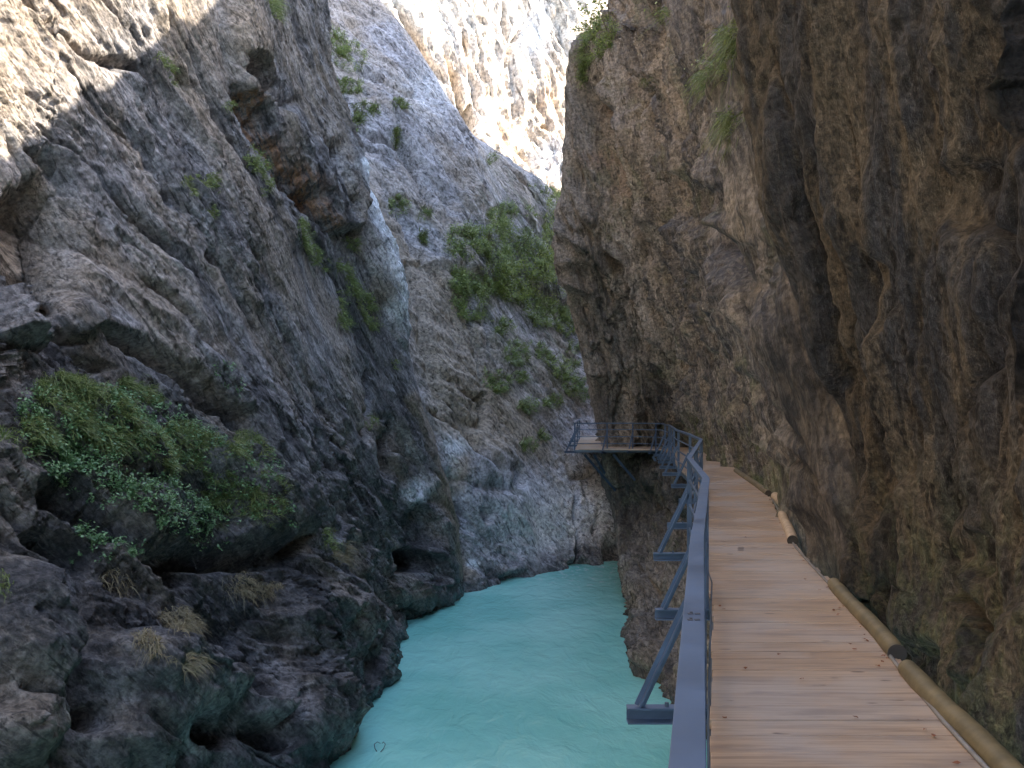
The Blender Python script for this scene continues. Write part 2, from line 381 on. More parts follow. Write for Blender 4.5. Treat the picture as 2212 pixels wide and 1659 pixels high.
patch('left_cliff', netA, [6, 50, 46, 46, 40, 52, 58, 56, 48, 44, 60, 50, 5], [6, 26, 90, 84, 72, 48, 42, 42, 46, 24, 6],
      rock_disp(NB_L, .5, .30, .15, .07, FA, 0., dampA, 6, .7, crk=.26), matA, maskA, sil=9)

# --- middle cliff (the inclined slab behind) ---------------------------
def brow(v, us, Y, back): 
    r = [px(u, v if np.isscalar(v) else v[k], Y[k]) for k, u in enumerate(us)]
    return r
netB0 = [
 [px(520, -300, 57), px(590, -300, 59), px(640, -300, 61), px(700, -330, 63), px(690, -220, 69), px(760, -60, 78), (4, 98, 28), (26, 104, 26)],
 [px(580, -40, 56), px(650, -60, 58), px(705, -70, 60), px(758, -90, 63), px(742, -10, 68), px(800, 130, 76), (6, 94, 24), (26, 102, 20)],
 [px(640, 90, 53), px(730, 90, 55), px(812, 88, 58), px(889, 84, 62), px(868, 160, 67), px(930, 280, 75), (8, 92, 20), (26, 98, 17)],
 [px(660, 260, 50), px(760, 255, 52), px(890, 250, 56), px(1000, 266, 62), px(990, 345, 67), px(1055, 445, 74), (12, 88, 17), (26, 94, 16)],
 [px(690, 420, 47.5), px(800, 415, 50), px(940, 400, 54.5), px(1060, 352, 61), px(1140, 403, 67), px(1208, 452, 74), (12, 82, 19), (26, 90, 20)],
 [px(740, 560, 45.5), px(850, 560, 48), px(980, 550, 52.5), px(1090, 530, 58), px(1170, 530, 64), px(1250, 520, 70), (14, 76, 18), (28, 82, 18)],
 [px(790, 720, 43.5), px(890, 720, 46), px(1010, 720, 50), px(1110, 715, 55), px(1190, 710, 60), px(1270, 700, 65), (15, 70, 14), (28, 74, 14)],
 [px(840, 880, 42), px(920, 890, 44), px(1030, 890, 47.5), px(1130, 890, 51.5), px(1215, 880, 55.5), px(1300, 880, 59), (15, 63, 8), (28, 66, 9)],
 [px(890, 1040, 41), px(960, 1060, 43), px(1060, 1060, 46), px(1150, 1060, 49), px(1235, 1050, 52.5), px(1320, 1050, 54.5), (15, 58, 3.5), (28, 60, 4)],
 [px(940, 1180, 41.5), px(985, 1180, 43), px(1075, 1170, 46), px(1165, 1165, 48.6), px(1248, 1160, 50.8), px(1345, 1160, 51.5), (15, 54, .8), (28, 56, 1)],
 [(-4, 43.5, 0), onz(998, 1277, 0), onz(1080, 1256, 0), onz(1170, 1238, 0), onz(1245, 1223, 0), onz(1350, 1219, 0), (15, 52.5, 0), (28, 54, 0)],
 [(-4, 42.5, -2.5), (-2.2, 41.8, -2.5), (0, 44, -2.5), (1.6, 46.3, -2.5), (3.3, 48, -2.5), (5.8, 48.5, -2.5), (15, 51, -2.5), (28, 53, -2.5)],
]
netB = []
for r in netB0:
    a = np.array(r[0]); netB.append([tuple(a + np.array([-9, -1.5, 1.5]))] + r)
FB = [
 ('g', [(740, 270), (860, 330), (900, 400), (930, 470)], 7, .7), ('g', [(840, 250), (870, 340), (935, 460), (945, 490)], 5, .9),
 ('p', [(870, 560), (960, 570), (965, 440), (870, 330), (800, 200), (1300, 300), (1300, 700), (1120, 620)], 10, .5),
 ('g', [(820, 400), (900, 540), (965, 640)], 8, .8), ('g', [(960, 520), (990, 590), (1040, 620)], 6, .6),
 ('g', [(990, 560), (1010, 680), (1040, 800), (1060, 850)], 7, .8), ('g', [(985, 840), (1040, 860), (1060, 850)], 5, .5),
 ('c', (1045, 870, 16, 22, 0), 1.2), ('c', (1120, 1030, 26, 36, -30), .8), ('c', (1040, 1110, 22, 14, 35), 1.3),
 ('g', [(1215, 1010), (1245, 1060), (1240, 1120), (1250, 1180), (1245, 1230)], 4, .9), ('g', [(1200, 960), (1230, 1030), (1300, 1040)], 5, .5),
 ('g', [(1290, 1090), (1280, 1150), (1300, 1200)], 4, .5), ('g', [(1245, 1128), (1330, 1136)], 4, .3),
 ('g', [(1010, 1020), (1020, 1090), (1050, 1150)], 5, .5), ('b', (1080, 1000, 70, 60, 0), .5), ('b', (1150, 1120, 80, 90, 0), .4),
 ('g', [(955, 960), (990, 1080), (985, 1200), (1000, 1260)], 12, .5), ('g', [(875, 560), (900, 680), (930, 800), (955, 920)], 12, .9),
 ('c', (1250, 1225, 30, 22, 0), 1.2), ('c', (1100, 1250, 40, 12, -10), .6), ('c', (1330, 1190, 40, 40, 0), .8),
 ('g', [(1130, 880), (1190, 950), (1210, 990)], 6, .5), ('g', [(1035, 640), (1060, 760), (1100, 860)], 5, .4),
]
def maskB(p, n, u, v):
    j = 20 * fbm(p * .25, 3); U = u + j; V = v + 20 * fbm(p * .25 + 9, 3)
    tan = .85 * (1 - sstep(poly_sd(U, V, [(870, 500), (790, 400), (760, 380), (850, 600), (880, 780), (950, 960), (1180, 1010), (1120, 880), (1050, 800), (1000, 640)]), 25, -25))
    tan += .9 * (1 - sstep(seg_dist(U, V, [(985, 1000), (975, 1080), (985, 1180), (1000, 1250)])[0], 8, 34))
    tan += .5 * (1 - sstep(ell(U, V, (1150, 830, 130, 130, 0)), .5, 1.1)) + .5 * (1 - sstep(ell(U, V, (800, 20, 80, 60, 0)), .4, 1.1))
    white = .55 * (1 - sstep(ell(U, V, (975, 960, 45, 45, 0)), .2, 1)) + .4 * (1 - sstep(ell(U, V, (960, 1030, 40, 60, 0)), .2, 1)) + .75 * (1 - sstep(ell(U, V, (1020, 1228, 14, 22, 0)), .4, 1))
    white += .5 * (1 - sstep(ell(U, V, (1170, 1120, 170, 110, 0)), .3, 1)) + .4 * (1 - sstep(ell(U, V, (1300, 1080, 60, 110, 0)), .4, 1)) + .35 * (1 - sstep(ell(U, V, (940, 200, 110, 120, 45)), .2, 1))
    z = p[:, 2]; wetb = 1 - sstep(z + .6 * fbm(p * .8, 3), .35, 1.0)
    moss = .7 * (1 - sstep(ell(U, V, (1140, 620, 190, 300, -15)), .5, 1.1))
    return dict(tan=np.minimum(tan, .9), white=white, rust=0 * z, stain_shade=wetb * .85, moss=moss, wet=wetb)
matB = rock_mat('pale_grey_limestone', (.50, .475, .49), (.31, .29, .295), (.64, .62, .63), NB_L, streak=.12, tan=(.47, .37, .26), scale=.7, bump=.9)
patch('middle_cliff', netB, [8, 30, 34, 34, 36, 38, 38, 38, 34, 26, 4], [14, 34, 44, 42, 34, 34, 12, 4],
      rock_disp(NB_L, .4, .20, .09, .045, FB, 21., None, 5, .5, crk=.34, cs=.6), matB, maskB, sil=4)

# --- far sunlit wall ----------------------------------------------------
netC = [
 [px(560, -500, 88), px(760, -500, 90), px(900, -500, 92), px(1010, -500, 94), px(1120, -500, 97), px(1260, -500, 100), px(1500, -450, 106)],
 [px(600, -120, 84), px(780, -120, 86), px(920, -120, 89), px(1030, -120, 92), px(1140, -120, 95), px(1270, -120, 98), px(1500, -120, 104)],
 [px(640, 130, 80), px(800, 120, 82), px(920, 110, 85), px(1030, 110, 88), px(1140, 110, 92), px(1270, 110, 95), px(1500, 110, 100)],
 [px(680, 300, 78), px(830, 300, 80), px(950, 290, 82), px(1050, 280, 85), px(1150, 280, 90), px(1270, 280, 93), px(1500, 280, 98)],
 [px(720, 440, 76), px(880, 440, 78), px(980, 430, 79), px(1080, 400, 82), px(1170, 400, 86), px(1270, 400, 88), px(1500, 400, 94)],
 [px(760, 620, 74), px(900, 620, 75), px(1000, 600, 76), px(1100, 560, 78), px(1190, 560, 80), px(1290, 560, 82), px(1500, 560, 88)],
 [px(760, 900, 70), px(900, 900, 70), px(1000, 900, 70), px(1100, 900, 71), px(1190, 900, 72), px(1290, 900, 72), px(1500, 900, 76)],
]
FC = [
 ('c', (1170, 285, 14, 9, 30), 2.5), ('c', (1020, 245, 16, 36, 0), 2.2), ('g', [(960, 120), (985, 180), (1000, 240), (1035, 310)], 6, 1.8),
 ('g', [(850, 0), (900, 90), (960, 180)], 7, 1.3), ('g', [(1000, 60), (1010, 130), (1040, 240)], 5, .9), ('g', [(1085, 0), (1100, 120), (1120, 300)], 4, .7),
 ('g', [(1150, 20), (1090, 120), (1115, 300)], 4, .6), ('p', [(1130, 380), (1240, 330), (1300, 500), (1150, 500)], 10, 1.5),
 ('g', [(1110, 310), (1150, 350), (1190, 400)], 5, .8), ('c', (985, 170, 12, 24, 0), 1.5),
]
def maskC(p, n, u, v):
    U = u + 16 * fbm(p * .15, 3); V = v + 16 * fbm(p * .15 + 9, 3); z = p[:, 2]
    tan = .75 * (1 - sstep(ell(U, V, (1180, 190, 45, 130, 0)), .5, 1.1)) + .6 * (1 - sstep(ell(U, V, (880, 80, 30, 110, -40)), .4, 1)) + .5 * (1 - sstep(ell(U, V, (1090, 280, 35, 60, 0)), .5, 1))
    rust = .6 * (1 - sstep(ell(U, V, (1095, 290, 32, 40, 0)), .4, 1.1)) + .3 * (1 - sstep(ell(U, V, (1180, 230, 40, 50, 0)), .4, 1.1))
    white = .5 * (1 - sstep(ell(U, V, (1190, 360, 60, 60, 0)), .4, 1.1)) + .4 * (1 - sstep(ell(U, V, (1160, 60, 40, 90, 0)), .3, 1.1))
    return dict(tan=tan, rust=rust, white=white, stain_shade=0 * z, moss=0 * z, wet=0 * z)
matC = rock_mat('sunlit_limestone', (.50, .43, .35), (.42, .35, .27), (.56, .51, .44), NB_C, streak=.3, tan=(.47, .37, .265), scale=.35, bump=.3)
patch('far_cliff', netC, [10, 40, 40, 36, 24, 8], [12, 30, 36, 36, 36, 10],
      rock_disp(NB_C, .9, .35, .12, .05, FC, 55., None, 4, .2, crk=.5, cs=.4, fold=.4), matC, maskC)

# --- right: buttress above the walkway ----------------------------------
DECK = 6.35
SIL2 = [(-300, 1350), (0, 1333), (70, 1262), (150, 1243), (240, 1237), (430, 1226), (520, 1215), (600, 1222), (700, 1246), (800, 1270), (900, 1287), (985, 1300), (1060, 1318)]
def sil2(v): return float(np.interp(v, [a for a, b in SIL2], [b for a, b in SIL2]))
def dpt(v, u): return px(u, v, 42)
netD2 = [
 [(20, 62, 62), (8, 54, 50), (4.8, 44, 42), (4.6, 36, 37), (4.4, 29, 30), (4.2, 22, 24.6), (4.0, 16, 21.2), (3.6, 10, 19), (3.6, 4, 19)],  # unseen top edge, heights shaped to cast the shadow line on the left
 [(18, 62, 26), (9, 54, 26), px(1335, -20, 43), px(1390, -20, 36), px(1450, -20, 30), px(1500, -20, 24.5), px(1555, -20, 19), px(1610, -20, 15), px(1700, -20, 11.5)],
 [(18, 62, 22), (9, 54, 22), px(1246, 130, 42.5), px(1330, 130, 38), px(1415, 130, 32), px(1485, 130, 26), px(1545, 130, 20), px(1600, 130, 15.5), px(1710, 130, 11.5)],
 [(18, 62, 18), (8.5, 54, 18), px(1230, 340, 42), px(1330, 340, 38.5), px(1420, 340, 33.5), px(1490, 340, 28), px(1550, 340, 21), px(1612, 340, 15.5), px(1740, 340, 11)],
 [(18, 62, 15), (8, 54, 15), px(1217, 530, 41.5), px(1320, 530, 39.5), px(1415, 530, 36.5), px(1495, 530, 30), px(1560, 530, 21.5), px(1630, 530, 15), px(1770, 530, 10.6)],
 [(18, 62, 11.5), (7, 54, 11.5), px(1246, 700, 41.8), px(1340, 700, 40.7), px(1430, 700, 38.5), px(1510, 700, 31.5), px(1580, 700, 21), px(1660, 700, 14), px(1800, 700, 10.1)],
 [(18, 62, 8), (6.5, 54, 8), px(1283, 880, 42.2), px(1370, 880, 41.6), px(1460, 880, 40), px(1545, 880, 31.5), px(1625, 880, 20.5), px(1720, 880, 13.2), px(1850, 880, 9.7)],
 [(18, 62, 6.4), (6.2, 54, 6.4), (3.95, 42.3, 6.35), (5.6, 42.3, 6.35), (7.5, 41, 6.35), (6.95, 31.5, 6.35), (5.35, 20.3, 6.35), (3.9, 12.8, 6.35), (3.3, 9.0, 6.35)],
 [(18, 62, 4.6), (6.4, 54, 4.6), (4.2, 42.6, 4.6), (5.8, 42.6, 4.6), (7.6, 41, 4.6), (7.2, 31.5, 4.6), (5.6, 20.3, 4.6), (4.2, 12.8, 4.6), (3.6, 9.0, 4.6)],
]
netD2 = [[(28, 80, 72 if k == 0 else r[0][2])] + r + [(r[-1][0] + 2.2, r[-1][1] - .5, r[-1][2])] for k, r in enumerate(netD2)]  # unseen back column added to keep the sun off the middle slab
FD2 = [
 ('g', [(1440, 700), (1470, 800), (1520, 900), (1570, 960)], 8, .35), ('g', [(1540, 500), (1600, 700), (1680, 900), (1760, 1080)], 8, .3), ('g', [(1640, 600), (1700, 760), (1790, 980), (1830, 1130)], 10, .25),
 ('g', [(1350, 60), (1420, 230), (1470, 400), (1530, 620), (1560, 760), (1610, 900)], 10, .8),
 ('p', [(1350, -300), (1375, 120), (1430, 260), (1480, 420), (1495, 560), (1545, 740), (1640, 930), (1760, 1100), (1960, 1400), (2600, 1400), (2600, -300)], 16, .5),
 ('p', [(1500, -300), (1540, 120), (1580, 300), (1560, 480), (1630, 700), (1720, 900), (1830, 1100), (2000, 1400), (2600, 1400), (2600, -300)], 14, .45),
 ('g', [(1595, 0), (1570, 150), (1575, 300), (1590, 480), (1650, 700)], 16, 1.1),
 ('c', (1440, 165, 24, 16, 10), .9), ('g', [(1410, 200), (1460, 190), (1480, 160)], 7, .5),
 ('c', (1461, 595, 8, 30, -8), 1.5), ('c', (1443, 520, 6, 18, 0), 1.0), ('g', [(1420, 420), (1445, 520), (1465, 610), (1480, 700)], 5, .5),
 ('c', (1520, 430, 34, 90, -20), .6), ('c', (1640, 560, 40, 120, -25), .9), ('c', (1600, 420, 40, 60, -20), .8), ('b', (1500, 520, 30, 70, -10), .4),
 ('g', [(1260, 300), (1300, 480), (1330, 620), (1370, 800)], 6, .35), ('g', [(1340, 300), (1380, 480), (1400, 640)], 6, .4), ('g', [(1240, 560), (1290, 700), (1320, 880)], 5, .3),
 ('b', (1280, 520, 50, 120, -10), .15), ('g', [(1480, 750), (1500, 800), (1475, 830), (1450, 860)], 4, .4),
 ('c', (1300, 180, 30, 50, 20), .5), ('g', [(1270, 200), (1330, 260), (1350, 330)], 7, .5), ('c', (1385, 420, 12, 40, -20), .5),
 ('g', [(1560, 760), (1620, 880), (1700, 1000), (1780, 1130)], 10, .4), ('g', [(1640, 780), (1700, 880), (1790, 1040)], 10, .4),
]
def maskD2(p, n, u, v):
    j = 22 * fbm(p * .4, 3); U = u + j; V = v + 22 * fbm(p * .4 + 9, 3); z = p[:, 2]; o = 0 * z
    tan = .55 + .3 * fbm(p * .5 + 3, 3); stain_shade = .75 * (1 - sstep(poly_sd(U, V, [(1380, -60), (1600, -60), (1650, 300), (1760, 640), (1860, 900), (1700, 900), (1590, 700), (1500, 600), (1490, 420), (1420, 200)]), 30, -30)) * sstep(fbm(p * np.array([.9, .5, .35]), 4), -.25, .25)
    rust = .25 * (1 - sstep(ell(U, V, (1310, 330, 60, 160, 0)), .4, 1.1)) * sstep(pn(p * .8), -.1, .3)
    yb = np.cross(NB_R, TR); sk = fbm(np.stack([p @ NB_R * 1.4, p @ yb * 1.4, p @ TR * .16], 1) + 8, 5, .6)
    stain_shade += sstep(U + .12 * V, 1440, 1600) * (.35 + .6 * sstep(sk, -.2, .15)) + .5 * sstep(sk, .08, .3) * sstep(U, 1380, 1440)  # whole right part darkened in the colour, with streaks along the bedding
    stain_shade += .1 * (1 - sstep(ell(U, V, (1265, 620, 60, 150, 0)), .5, 1.1)); stain_shade += .5 * (1 - sstep(ell(U, V, (1300, 900, 60, 60, 0)), .5, 1.1))
    moss = .5 * (1 - sstep(ell(U, V, (1600, 1000, 200, 90, 30)), .5, 1.1)) + .35 * sstep(fbm(p * .6 + 80, 3), .15, .5)
    return dict(tan=tan, rust=rust, white=o, stain_shade=np.minimum(stain_shade, .92), moss=moss, wet=.3 * np.minimum(stain_shade, 1))
matD = rock_mat('brown_limestone', (.33, .295, .26), (.10, .09, .082), (.50, .465, .42), NB_R, streak=.5, tan=(.31, .245, .175), bump=1.1)
patch('right_buttress', netD2, [5, 50, 62, 62, 60, 60, 44, 14], [4, 4, 30, 44, 44, 44, 44, 40, 18, 6],
      rock_disp(NB_R, .5, .3, .18, .08, FD2, 90., None, 6, .7, 34, fold=.75), matD, maskD2, sil=3)

# --- right: the rock under the walkway ----------------------------------
netD3 = [
 [(20, 58, 7.5), (7.4, 54, 7.5), (5.3, 45.4, 7.0), (7.5, 44.2, 6.8), (9.6, 40, 6.2), (9.0, 31, 6.0), (7.5, 20, 5.9), (6.0, 10, 5.9), (4.9, 3, 5.9), (3.8, -4, 5.9), (2, -22, 5.9)],
 [(20, 57, 5), (6.6, 52, 5), px(1312, 1010, 43), px(1380, 1010, 41), px(1450, 1010, 37.5), (6.5, 31, 5.3), (5.2, 20, 5.2), (3.8, 10, 5.2), (2.8, 3, 5.2), (1.7, -4, 5.2), (0, -22, 5.2)],
 [(20, 56, 3.4), (7, 51, 3.4), px(1328, 1110, 43), px(1385, 1110, 41.2), px(1440, 1110, 38.2), (5.8, 31, 3.4), (5.0, 20, 3.4), (3.9, 10, 3.4), (2.9, 3, 3.4), (1.9, -4, 3.4), (0, -22, 3.4)],
 [(20, 55, 1.5), (8, 51, 1.5), px(1340, 1210, 41), px(1368, 1270, 36.2), px(1402, 1330, 32.4), px(1445, 1360, 29.6), (4.8, 20, 1.5), (4.1, 10, 1.5), (3.2, 3, 1.5), (2, -4, 1.5), (0, -22, 1.5)],
 [(20, 54, 0), (8, 50.5, 0), onz(1356, 1245, 0), onz(1365, 1340, 0), onz(1369, 1415, 0), onz(1425, 1480, 0), (4.9, 20, 0), (4.2, 10, 0), (3.2, 3, 0), (2, -4, 0), (0, -22, 0)],
 [(20, 54, -2.5), (8, 50.5, -2.5), (5.2, 46, -2.5), (4.3, 37, -2.5), (3.5, 31, -2.5), (4.0, 27.5, -2.5), (4.4, 20, -2.5), (3.8, 10, -2.5), (3, 3, -2.5), (2, -4, -2.5), (0, -22, -2.5)],
]
FD3 = [('g', [(1400, 1230), (1420, 1300), (1410, 1400)], 6, .4), ('c', (1395, 1180, 16, 26, 0), .5), ('b', (1410, 1420, 40, 50, 0), .5), ('g', [(1370, 1200), (1385, 1260), (1380, 1330)], 5, .35), ('b', (1440, 1150, 24, 50, 10), .3)]
def maskD3(p, n, u, v):
    z = p[:, 2]; wetb = 1 - sstep(z + .5 * fbm(p * .8, 3), .3, .9)
    return dict(tan=.35 + .3 * fbm(p * .6, 3), rust=0 * z, white=0 * z, stain_shade=np.minimum(.9, wetb * .7 + .75 * sstep(z + fbm(p * .5, 2), 1.5, 4)), moss=.4 * sstep(fbm(p * .8 + 80, 3), .05, .4), wet=wetb)  # towards the deck, the shade beneath it is painted into the rock
patch('right_cliff_foot', netD3, [18, 26, 46, 46, 6], [4, 16, 34, 40, 44, 40, 14, 6, 4, 4],
      rock_disp(NB_R, .25, .25, .2, .07, FD3, 130., None, 5, .8, fold=.3), matD, maskD3, sil=2)

# --- right: the dark near wall -------------------------------------------
S1 = [(-400, 1612), (0, 1620), (130, 1626), (240, 1632), (350, 1652), (450, 1670), (544, 1696), (640, 1725), (716, 1748), (830, 1790), (950, 1839), (1100, 1856), (1290, 1868)]
def s1(v): return float(np.interp(v, [a for a, b in S1], [b for a, b in S1]))
def d1row(v, Y, X):     # Y at silhouette, X (world) of the wall at four nearer depths
    c = px(s1(v), v, Y[0]); z = c[2]
    ks = [c]
    for k, f in enumerate((.18, .38, .6, .82, 1.0)):
        uu = s1(v) + (2300 - s1(v)) * f; ks.append(px(uu, v, Y[k + 1]))
    last = ks[-1]
    return [(c[0] + 3.5, c[1] + 3.5, c[2]), (c[0] + .8, c[1] + 1.1, c[2])] + ks + [(X, 1.5, last[2]), (X - .3, -3, last[2]), (X - 2.5, -22, last[2])]
netD1 = [
 [(7, 12, 20), (3.6, 10, 20), (2.4, 8.6, 20), (2.3, 7.6, 20), (2.3, 6.8, 20), (2.25, 6, 20), (2.2, 5.3, 20), (2.1, 4.6, 20), (1.9, 1.5, 20), (1.6, -3, 20), (-1, -22, 20)],
 d1row(-700, [8.4, 7.2, 6.3, 5.6, 5.0, 4.6], 2.3),
 d1row(-60, [8.5, 7.3, 6.4, 5.6, 5.0, 4.6], 2.3),
 d1row(180, [8.6, 7.4, 6.5, 5.7, 5.0, 4.6], 2.3),
 d1row(400, [8.7, 7.6, 6.6, 5.8, 5.1, 4.6], 2.35),
 d1row(600, [8.8, 7.7, 6.7, 5.8, 5.1, 4.65], 2.4),
 d1row(780, [8.9, 7.8, 6.8, 5.9, 5.15, 4.7], 2.4),
 d1row(950, [9.0, 7.9, 6.9, 6.0, 5.2, 4.75], 2.45),
 d1row(1120, [9.0, 8.0, 7.0, 6.1, 5.3, 4.8], 2.5),
 d1row(1290, [9.0, 8.0, 7.1, 6.1, 5.35, 4.85], 2.5),
 [(7, 12, 6.2), (4.2, 10.2, 6.2), (3.35, 9.0, 6.25), (3.15, 7.9, 6.25), (2.95, 7.0, 6.25), (2.8, 6.2, 6.25), (2.65, 5.4, 6.25), (2.5, 4.8, 6.25), (2.1, 1.5, 6.25), (1.4, -3, 6.25), (-1, -22, 6.25)],
 [(7, 12, 5.3), (4.2, 10.2, 5.3), (3.4, 9.0, 5.3), (3.25, 7.9, 5.3), (3.05, 7.0, 5.3), (2.9, 6.2, 5.3), (2.75, 5.4, 5.3), (2.6, 4.8, 5.3), (2.3, 1.5, 5.3), (1.6, -3, 5.3), (-1, -22, 5.3)],
]
FD1 = [
 ('g', [(1700, 300), (1760, 560), (1800, 800), (1850, 1050), (1880, 1250)], 9, .16), ('g', [(1730, 200), (1800, 500), (1840, 800), (1930, 1100)], 8, .12),
 ('g', [(1660, 100), (1720, 340), (1770, 600)], 9, .15), ('c', (2060, 430, 80, 90, 0), .14), ('c', (1900, 620, 50, 120, -10), .12),
 ('g', [(2060, 980), (2080, 1200), (2120, 1400), (2110, 1560)], 14, .25), ('g', [(1960, 900), (1990, 1100), (2010, 1330)], 12, .16),
 ('g', [(2080, 300), (2150, 560), (2130, 800), (2080, 950)], 12, .15), ('c', (2130, 1200, 40, 70, 0), .14),
 ('b', (1990, 1280, 60, 140, 0), .15), ('b', (1900, 1190, 40, 120, 0), .12), ('c', (1990, 1420, 40, 50, 0), .2), ('c', (2100, 1500, 60, 60, 0), .18),
 ('c', (1880, 1330, 14, 50, 0), .3), ('b', (2160, 400, 60, 160, 0), .15), ('g', [(1830, 250), (1860, 420), (1920, 640), (1940, 800)], 9, .1),
]
def maskD1(p, n, u, v):
    U = u + 40 * fbm(p * 1.1, 3); V = v + 40 * fbm(p * 1.1 + 9, 3); z = p[:, 2]
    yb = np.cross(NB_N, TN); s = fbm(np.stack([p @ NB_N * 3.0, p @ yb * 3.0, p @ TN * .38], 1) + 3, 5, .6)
    tan = .25 + .7 * sstep(s, -.05, .35); stain_shade = .75 * sstep(-s, -.15, .25)
    stain_shade *= 1 - .6 * (1 - sstep(ell(U, V, (2050, 1150, 240, 330, 0)), .5, 1.2))
    return dict(tan=tan, rust=0 * z, white=0 * z, stain_shade=stain_shade, moss=.35 * sstep(V, 900, 1300), wet=.25 + 0 * z)
matD1 = rock_mat('shaded_brown_limestone', (.048, .043, .037), (.012, .0115, .011), (.10, .09, .076), NB_N, streak=.45, tan=(.115, .086, .055), scale=2.4, bump=.75)  # brown limestone with the overhanging wall's shade put into its base colours
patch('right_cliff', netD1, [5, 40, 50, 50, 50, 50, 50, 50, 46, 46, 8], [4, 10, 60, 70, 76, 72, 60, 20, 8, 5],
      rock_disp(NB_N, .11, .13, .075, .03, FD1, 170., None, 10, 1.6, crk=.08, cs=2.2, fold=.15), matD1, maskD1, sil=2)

# ------------------------------------------------------------------ river
def river():
    m, nt, b = newmat('glacial_water'); t = NT(nt); tc = t.n('ShaderNodeTexCoord').outputs['Object']
    big = t.noise(tc, .22, 4, .5); fl = t.map(tc, rot=(0, 0, R(20)), scale=(1.0, .5, 1)); r1 = t.noise(fl, 1.6, 6, .55, .6); r2 = t.noise(fl, 7, 5, .6, .5)
    yy = t.n('ShaderNodeSeparateXYZ'); t.l(tc, yy.inputs[0]); foam = t.math('MULTIPLY', t.ramp(yy.outputs[1], 41, 50), t.ramp(t.noise(fl, 3.0, 7, .7), .52, .72))
    c = t.mix(t.ramp(big, .35, .65), (.21, .55, .47), (.30, .66, .57)); c = t.mix(foam, c, (.75, .85, .85)); sk = t.map(tc, rot=(0, 0, R(-12)), scale=(3.5, .35, 1)); c = t.mix(t.ramp(t.noise(sk, 1.4, 8, .7, .8), .6, .76, 0, .22), c, (.6, .84, .8))
    t.l(c, b.inputs['Base Color']); b.inputs['Roughness'].default_value = .16; b.inputs['IOR'].default_value = 1.33
    b.inputs['Specular IOR Level'].default_value = .6
    n1 = t.bump(r1, .6, .13); n2 = t.bump(r2, .5, .018, n1); t.l(n2, b.inputs['Normal'])
    me = bpy.data.meshes.new('river'); nx, ny = 60, 120
    vs = [(-20 + 60 * i / nx, -30 + 110 * j / ny, 0) for j in range(ny + 1) for i in range(nx + 1)]
    me.from_pydata(vs, [], [(j*(nx+1)+i, j*(nx+1)+i+1, (j+1)*(nx+1)+i+1, (j+1)*(nx+1)+i) for j in range(ny) for i in range(nx)])
    me.materials.append(m); o = bpy.data.objects.new('river', me); C.objects.link(o); tag(o, kind='structure')
    mb, ntb, bb = newmat('gravel_bed'); tb = NT(ntb); tcb = tb.n('ShaderNodeTexCoord').outputs['Object']
    tb.l(tb.mix(tb.noise(tcb, 1.0), (.12, .12, .11), (.25, .24, .22)), bb.inputs['Base Color'])
    me = bpy.data.meshes.new('ground'); s = 400
    me.from_pydata([(-s, -s, -2.6), (s, -s, -2.6), (s, s, -2.6), (-s, s, -2.6)], [], [(0, 1, 2, 3)]); me.materials.append(mb)
    o = bpy.data.objects.new('ground', me); C.objects.link(o); tag(o, kind='structure')
river()
